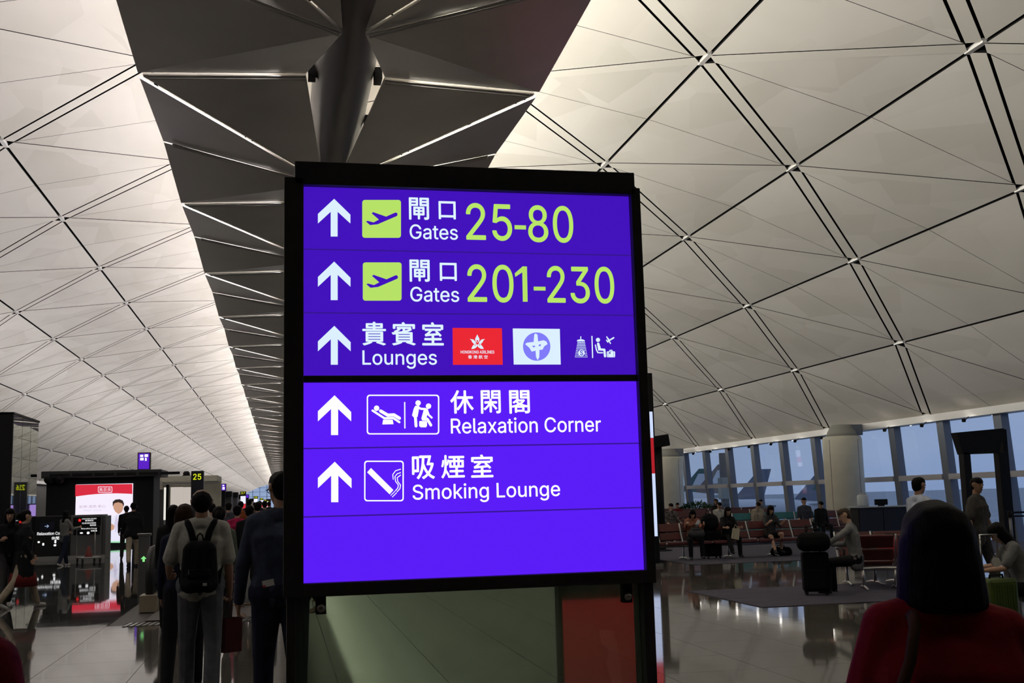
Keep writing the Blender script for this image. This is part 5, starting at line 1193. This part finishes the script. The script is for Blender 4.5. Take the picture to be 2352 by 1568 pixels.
fuse('front_pocket', [(Vector((-0.06, -0.175, 0.09)), 0.05, Vector((0.06, -0.175, 0.09)), 0.05), (Vector((-0.06, -0.165, 0.17)), 0.045, Vector((0.06, -0.165, 0.17)), 0.045)], 0.008, M_PACK, bk, 4)
tube('pocket_zip', [(-0.095, -0.190, 0.215), (-0.03, -0.208, 0.215), (0.05, -0.206, 0.213), (0.095, -0.190, 0.21)], 0.004, M_BLACK, bk, 6)
box('zip_pull', -0.082, -0.074, -0.215, -0.207, 0.175, 0.212, M_CHROME, bk); box('patch', 0.035, 0.068, -0.232, -0.226, 0.085, 0.108, mat('patch_white', (0.4, 0.4, 0.4), 0.6), bk)
for sx in (-1, 1): tube('shoulder_strap', [(sx*0.05, -0.03, 0.42), (sx*0.075, 0.005, 0.52), (sx*0.105, 0.05, 0.585), (sx*0.115, 0.12, 0.60), (sx*0.125, 0.215, 0.55), (sx*0.13, 0.25, 0.42), (sx*0.16, 0.17, 0.24), (sx*0.14, 0.0, 0.10)], 0.027, M_PACK, bk, 8)
tube('grab_handle', [(-0.03, -0.04, 0.43), (-0.02, -0.05, 0.485), (0.0, -0.05, 0.505), (0.02, -0.05, 0.485), (0.03, -0.04, 0.43)], 0.007, M_PACK, bk, 6)
# --- red paper bag in his right hand
hb = hands[1]; bag = empty('paper_bag', (hb.x+0.02, hb.y+0.02, hb.z-0.47), R(38)); tag(bag, 'dark red paper carrier bag hanging from the right hand of the backpack man', 'bag')
M_PAPER = mat('paper_dark_red', (0.12, 0.012, 0.016), 0.55, var=0.1, vscale=10)
bm = bmesh.new(); w_, d_, h_ = 0.085, 0.05, 0.28
P8 = [(-w_, -d_), (w_, -d_), (w_, d_), (-w_, d_)]
lo_ = [bm.verts.new((x, y, 0)) for x, y in P8]; hi_ = [bm.verts.new((x, y*1.15, h_)) for x, y in P8]
bm.faces.new(lo_[::-1])
for i in range(4): bm.faces.new((lo_[i], lo_[(i+1) % 4], hi_[(i+1) % 4], hi_[i]))
bmesh.ops.solidify(bm, geom=bm.faces[:], thickness=0.003); bobj('bag_body', bm, M_PAPER, bag)
for sy in (-1, 1): tube('bag_handle', [(-0.05, sy*d_, h_-0.02), (-0.03, sy*0.03, h_+0.12), (0.0, sy*0.01, h_+0.19), (0.03, sy*0.03, h_+0.12), (0.05, sy*d_, h_-0.02)], 0.004, M_PAPER, bag, 6)
box('side_label', w_+0.003, w_+0.006, -0.012, 0.012, 0.1, 0.16, M_BLACK, bag)
# --- tall man in blue sweater
q0 = PH(645, 8.2)
pr, hands2, Mw2, s2 = person('tall man with glasses in a slate blue sweater half hidden by the directory sign', q0, R(2), 1.83, 0.009, legs=((10, 4), (-8, 10)), arms=((2, 15, 14), (6, 12, 14)), girth=1.16, skin='mid', hair='short', hcol='black', top=NAVY, sleeve=1.0, bottom=JEAN, head=(-26, 4), hem=-0.06)
gl = empty('eyeglasses', Mw2 @ Vector((-0.035, 0.09, 1.70)), R(28)); tag(gl, 'black framed eyeglasses worn by the man in the blue sweater', 'glasses')
for sx in (-1, 1):
    bm = bmesh.new(); bm_tube(bm, [(sx*0.033+0.022*math.cos(2*math.pi*k/12), 0.02, 0.017*math.sin(2*math.pi*k/12)) for k in range(13)], 0.003, 6); bobj('rim', bm, M_BLACK, gl); tube('temple', [(sx*0.072, 0.01, 0.004), (sx*0.083, -0.09, 0.006)], 0.003, M_BLACK, gl, 6)
tube('bridge', [(-0.012, 0.022, 0.004), (0.012, 0.022, 0.004)], 0.003, M_BLACK, gl, 6)
cdp = Mw2 @ Vector((-0.085, -0.165, 1.045)); cdd = empty('boarding_card', cdp, R(2)); tag(cdd, 'white card sticking out of the back pocket of the man in the blue sweater', 'card'); bm = bmesh.new(); bm_box(bm, -0.04, 0.04, -0.002, 0.002, 0, 0.045, 0, Matrix.Rotation(R(-10), 4, 'Y')); bobj('card_sheet', bm, mat('card_white', (0.55, 0.54, 0.52), 0.6), cdd); box('red_corner', -0.04, -0.022, -0.004, -0.002, -0.006, 0.008, mat('card_red', (0.4, 0.02, 0.02), 0.6), cdd)
# --- walkers on and around the moving walkway
def walker(label, x, dist, h, **kw):
    p = PH(x, dist); on = WX0+0.12 < p.x < WX1-0.12 and p.y > WY0; p.z = 0.013 if on else 0.0
    return person(label, p, R(kw.pop('rz', 0)), h, kw.pop('voxel', 0.016), group='walkers on the moving walkway', **kw)
walker('woman in a magenta floral blouse walking away on the moving walkway', 545, 20.5, 1.60, legs=WALK, female=True, skin='light', hair='short', hcol='black', top=PINK, sleeve=0.8, bottom=BLK, girth=1.1)
walker('woman with long brown hair in dark clothes beside the backpack man', 424, 10.5, 1.63, legs=WALK2, female=True, hair='verylong', hcol='brown', top=JEAN, sleeve=1.0, bottom=BLK, voxel=0.012)
walker('woman with long black hair in black in front of the bright booth', 398, 15.5, 1.63, legs=WALK, female=True, hair='long', top=BLK, sleeve=1.0, bottom=BLK, coat=0.25)
walker('dark haired woman with an olive collar right of the backpack man', 503, 13.5, 1.60, legs=WALK, female=True, hair='bun', top=OLIVE, sleeve=0.9, bottom=BLK)
walker('person in a pale shirt just behind the backpack man', 487, 24.0, 1.66, legs=WALK2, hair='short', top=GREYSH, sleeve=0.4, bottom=DGREY)
walker('person in black right of the woman in magenta', 573, 19.2, 1.60, legs=WALK2, hair='short', top=BLK, sleeve=1.0, bottom=DGREY, skin='mid')
walker('person in dark olive further along the walkway', 592, 24.5, 1.66, legs=WALK, hair='short', top=DGREY, sleeve=1.0, bottom=BLK)
walker('person with black hair left of the magenta blouse', 525, 27.5, 1.68, legs=WALK, hair='short', top=BLUEG, sleeve=1.0, bottom=BLK)
walker('person in an orange brown jacket in the far crowd', 553, 33.0, 1.72, legs=WALK2, hair='short', top=cloth('jacket_rust', (0.25, 0.06, 0.02)), sleeve=1.0, bottom=BLK)
walker('tall person in black in the middle of the far crowd', 572, 36.0, 1.78, legs=WALK, hair='short', top=BLK, sleeve=1.0, bottom=BLK)
walker('person in dark blue at the right of the far crowd', 608, 34.0, 1.72, legs=WALK2, hair='short', top=JEAN, sleeve=1.0, bottom=BLK)
walker('person in charcoal ahead of the dark blue walker', 597, 44.0, 1.75, legs=WALK, hair='short', top=DGREY, sleeve=1.0, bottom=BLK)
walker('person in black farthest along the walkway', 618, 52.0, 1.74, legs=WALK, hair='short', top=BLK, sleeve=1.0, bottom=BLK)
walker('person in teal black shirt next to the farthest walker', 585, 56.0, 1.74, legs=WALK2, hair='short', top=cloth('shirt_deep_teal', (0.01, 0.03, 0.035)), sleeve=1.0, bottom=BLK)
# --- people on the dark granite at the left
q1_ = gnd(52, 1396)
q1_ = gnd(50, 1396)
person('person in a long black coat with a red hem and pale trousers striding right', q1_, R(-62), 1.66, 0.011, legs=((24, 8), (-22, 16)), arms=((10, 12, 30), (-8, 12, 30)), female=True, hair='bun', top=BLK, sleeve=1.0, bottom=BEIGE, coat=0.36, shoes=M_SHOEW, girth=1.3, group='people on the dark stone floor')
rh = empty('red_skirt', (q1_.x, q1_.y, 0), R(-62)); tag(rh, 'dark red skirt hem showing below the long black coat', 'skirt'); bm = bmesh.new(); bm_lathe(bm, [(0.20, 0.58), (0.225, 0.5), (0.245, 0.36), (0.225, 0.365), (0.19, 0.56)], 28); bmesh.ops.scale(bm, vec=(1.15, 0.95, 1), verts=bm.verts); bobj('skirt_cloth', bm, REDD, rh, True)
person('person in black with a turned face at the left picture edge', PH(22, 21.0), R(-150), 1.66, 0.012, legs=WALK2, arms=((30, 12, 70), (30, 12, 70)), female=True, hair='long', top=BLK, sleeve=0.9, bottom=DGREY, head=(15, 5), shoes=M_SHOEW, skin='mid', group='people on the dark stone floor')
person('woman with long black hair in a grey jacket by the lounge counter', gnd(146, 1299), R(-40), 1.60, 0.013, legs=((16, 4), (-14, 10)), arms=((20, 8, 50), (30, 8, 70)), female=True, hair='long', top=LG, sleeve=1.0, bottom=JEAN, shoes=M_SHOEW, head=(0, 12), group='people on the dark stone floor')
person('man in a black jacket and beige trousers walking towards the lit advert', gnd(304, 1301), R(8), 1.78, 0.013, legs=((-14, 22), (15, 3)), arms=((14, 12, 10), (-10, 10, 16)), hair='short', top=BLK, sleeve=1.0, bottom=BEIGE, lean=4, girth=1.12, skin='tan', coat=0.06, group='people on the dark stone floor')
person('person in black partly hidden left of the man in beige trousers', gnd(288, 1284), R(5), 1.70, 0.014, legs=WALK2, hair='short', top=BLK, sleeve=1.0, bottom=BLK, group='people on the dark stone floor')
# --- person at the lower left corner
cl = PH(-178, 2.55); person('person in a red top cut off at the lower left corner', cl, R(-5), 1.60, 0.011, arms=((0, 14, 12), (2, 13, 14)), girth=1.1, female=True, hair='bob', top=cloth('jacket_crimson', (0.13, 0.004, 0.006)), sleeve=0.6, bottom=BLK, curl=50, hem=0.08)
cbp = cl + Vector((0.30, 0.02, 0.62)); cbg = empty('shoulder_bag', cbp, R(10)); tag(cbg, 'black shoulder bag at the lower left corner', 'bag'); fuse('bag_body', [(Vector((-0.10, 0, 0.08)), 0.08, Vector((0.10, 0, 0.08)), 0.08), (Vector((-0.09, 0, 0.24)), 0.06, Vector((0.09, 0, 0.24)), 0.06), (Vector((0, 0, 0.08)), 0.085, Vector((0, 0, 0.24)), 0.06)], 0.01, M_LUG, cbg); tube('strap', [(-0.09, 0, 0.28), (-0.14, -0.01, 0.5), (-0.22, -0.02, 0.64), (-0.12, 0.03, 0.5), (0.08, 0.01, 0.28)], 0.012, M_BLACK, cbg, 6)
# --- woman in red in the right foreground
wr_ = PH(2146, 2.92)
pr, hw_, Mw3, s3 = person('woman with a black bob in a red t-shirt in the right foreground', wr_, R(-14), 1.565, 0.008, legs=WALK, arms=((8, 15, 20), (4, 15, 16)), female=True, girth=1.2, skin='light', hair='fullbob', hcol='black', top=RED, sleeve=0.40, bottom=JEAN, head=(0, 2), hem=0.1, shrug=(0.022, 0.0))
sb_ = empty('shoulder_bag', Mw3 @ Vector((-0.255, -0.03, 0.742)), R(-14)); tag(sb_, 'brown strapped black shoulder bag on the left shoulder of the woman in red', 'bag')
fuse('bag_body', [(Vector((0, -0.10, 0.06)), 0.055, Vector((0, 0.10, 0.06)), 0.055), (Vector((0, -0.09, 0.2)), 0.045, Vector((0, 0.09, 0.2)), 0.045), (Vector((0, 0, 0.06)), 0.06, Vector((0, 0, 0.2)), 0.05)], 0.009, M_LUG, sb_)
for k_, yo in enumerate((-0.085, 0.05)):
    tube('bag_strap', [(0.03, yo-0.02, 0.22), (0.07, yo-0.03, 0.34), (0.125, yo*0.9-0.035, 0.47), (0.148, yo*0.7-0.03, 0.545), (0.158, yo*0.5+0.0, 0.566), (0.165, yo*0.3+0.05, 0.545), (0.16, 0.085+yo*0.3, 0.44), (0.10, 0.10+yo*0.2, 0.3), (0.03, 0.09, 0.22)], 0.014, BRN, sb_, 8)
# --- staff and passengers at the gate
person('gate attendant in a white shirt standing in profile behind the woman in red', PH(2108, 17.0), R(-82), 1.74, 0.013, arms=((6, 8, 14), (6, 8, 14)), hair='short', top=WSH, sleeve=0.45, bottom=JEAN, head=(0, 4), skin='mid')
person('man in a dark grey t-shirt walking in front of the black gate portal', PH(2240, 18.2), R(-145), 1.74, 0.013, legs=WALK, arms=((8, 14, 12), (-6, 14, 12)), girth=1.22, hair='short', top=cloth('tshirt_charcoal', (0.06, 0.056, 0.05)), sleeve=0.40, bottom=DGREY, head=(20, 5), skin='tan')
ms = PH(1957, 18.6)
pr, hm_, Mw4, s4 = person('man in a grey shirt sitting sideways with an arm on the suitcase', ms, R(52), 1.72, 0.012, seated=True, seat_h=0.45, legs=SIT, arms=((50, 48, 6), (28, 10, 60)), lean=8, hair='short', hcol='grey', top=LG, sleeve=0.95, bottom=BLK, head=(-25, 14))
person('girl with long black hair in a grey top sitting at the right edge', PH(2334, 13.6), R(72), 1.60, 0.012, seated=True, seat_h=0.44, legs=SIT, arms=((35, 10, 50), (35, 10, 50)), lean=16, female=True, hair='long', top=LG, sleeve=0.4, bottom=BLK, head=(0, 25))
pg = PH(2334, 13.6); seat_row('beam seat under the girl at the right edge', 2, (pg.x+0.12, pg.y-0.55, 0), R(-80), M_SEATR, 0.62, 1.0)
rb = PH(2036, 20.2); duffel('round red bag lying on the seats left of the woman in red', (rb.x, rb.y, 0.455), R(10), 0.42, 0.25, 0.40, cloth('bag_red', (0.30, 0.008, 0.012)))
seat_row('seat with a red bag behind the near red seats', 1, (rb.x-0.31, rb.y+0.02, 0), R(0), M_SEATR, 0.62, 0.8)
# --- sitters in the rows
def sitter(label, x, Y, h, **kw):
    X = atY(x, 1180, Y).x; return person(label, Vector((X, Y, 0)), R(kw.pop('rz', 180)), h, kw.pop('voxel', 0.014), seated=True, seat_h=kw.pop('seat_h', 0.455), group='passengers sitting by the windows', **kw)
r1, h1, M1, s1 = sitter('woman in a salmon jacket looking down at her phone', 1588, 26.52, 1.56, legs=SIT, arms=((35, 12, 85), (35, 12, 85)), lean=6, female=True, hair='bob', top=SALM, sleeve=1.0, bottom=BLK, head=(8, 28), rz=172)
hp_ = (h1[0]+h1[1])/2; ph = empty('phone', hp_+Vector((0.03, -0.05, 0.0))); tag(ph, 'white phone held by the woman in the salmon jacket', 'phone'); bm = bmesh.new(); bm_box(bm, -0.04, 0.04, -0.005, 0.005, -0.07, 0.09, 0.003, Matrix.Rotation(R(35), 4, 'Y')); bobj('phone_case', bm, mat('phone_white', (0.6, 0.6, 0.62), 0.3), ph); 
hg = empty('handbag', hp_+Vector((-0.02, -0.06, -0.25))); tag(hg, 'dark handbag on the lap of the woman in the salmon jacket', 'handbag'); fuse('bag_body', [(Vector((-0.12, 0, 0)), 0.10, Vector((0.12, 0, 0)), 0.10), (Vector((-0.09, 0, 0.1)), 0.06, Vector((0.09, 0, 0.1)), 0.06)], 0.014, DGREY, hg); tube('grip', [(-0.08, 0, 0.12), (-0.05, 0, 0.22), (0.05, 0, 0.22), (0.08, 0, 0.12)], 0.01, M_BLACK, hg, 6)
r2, h2, M2, _ = sitter('woman with long black hair and a cream bag sitting right of the large suitcase', 1669, 26.65, 1.58, legs=((86, 84), (92, 60)), arms=((35, 10, 55), (35, 10, 55)), lean=4, female=True, hair='long', top=BLK, sleeve=0.45, bottom=BLK, head=(0, 12))
cg = empty('tote_bag', (h2[0]+h2[1])/2+Vector((0.0, -0.1, -0.16))); tag(cg, 'cream tote bag on the lap of the black haired woman', 'bag'); bm = bmesh.new(); bm_prism(bm, [(-0.11, 0, -0.1), (0.06, 0, -0.14), (0.10, 0, 0.14), (-0.06, 0, 0.15)], Vector((0, 0.08, 0))); bmesh.ops.recalc_face_normals(bm, faces=bm.faces); bobj('bag_body', bm, mat('canvas_cream', (0.45, 0.42, 0.30), 0.8, var=0.1), cg); tube('handles', [(-0.04, 0.04, 0.14), (0.0, 0.04, 0.24), (0.07, 0.04, 0.14)], 0.008, MATS['canvas_cream'], cg, 6)
sitter('woman in dark clothes with bare legs crossed at the end of the front row', 1766, 26.75, 1.62, legs=((96, 110), (88, 60)), arms=((40, 10, 75), (40, 10, 70)), lean=6, female=True, hair='verylong', top=DGREY, sleeve=0.5, bottom=BLK, bottom_kind='shorts', head=(0, 20), skin='mid')
sitter('man in a plaid shirt sitting behind the front row at the far left', 1541, 35.9, 1.68, legs=SIT, arms=((20, 10, 50), (20, 10, 50)), hair='short', top=PLAID, sleeve=0.9, bottom=DGREY, head=(0, 15))
sitter('person in a pale top sitting behind the black haired woman', 1652, 35.9, 1.68, legs=SIT, hair='short', top=GREYSH, sleeve=0.45, bottom=DGREY, head=(0, 20))
sitter('man in beige leaning forward beside the teal seats', 1738, 33.9, 1.60, legs=SIT, hair='short', top=BEIGE, sleeve=0.45, bottom=BLK, lean=10, head=(0, 20), seat_h=0.5)
sitter('person with a beige head scarf sitting in the far row', 1646, 42.9, 1.72, legs=SIT, hair='bob', hcol='grey', top=BLK, sleeve=1.0, bottom=BLK, rz=120, seat_h=0.5)
sitter('far passenger with dark hair in a grey shirt below the window', 1749, 42.9, 1.66, legs=SIT, hair='short', top=LG, sleeve=0.5, bottom=BLK)
sitter('passenger in a blue grey shirt sitting left of the thick cream column', 1848, 33.7, 1.70, legs=SIT, hair='short', top=BLUEG, sleeve=0.5, bottom=BLK, seat_h=0.52, rz=176)
sitter('passenger in black looking at a phone beside the thick column', 1885, 33.6, 1.60, legs=SIT, hair='short', top=BLK, sleeve=1.0, bottom=BLK, head=(0, 25))
sitter('passenger at the far left beside the planter', 1557, 43.0, 1.58, legs=SIT, hair='short', top=REDD, sleeve=0.5, bottom=BLK)

bpy.data.scenes.remove(TMP)
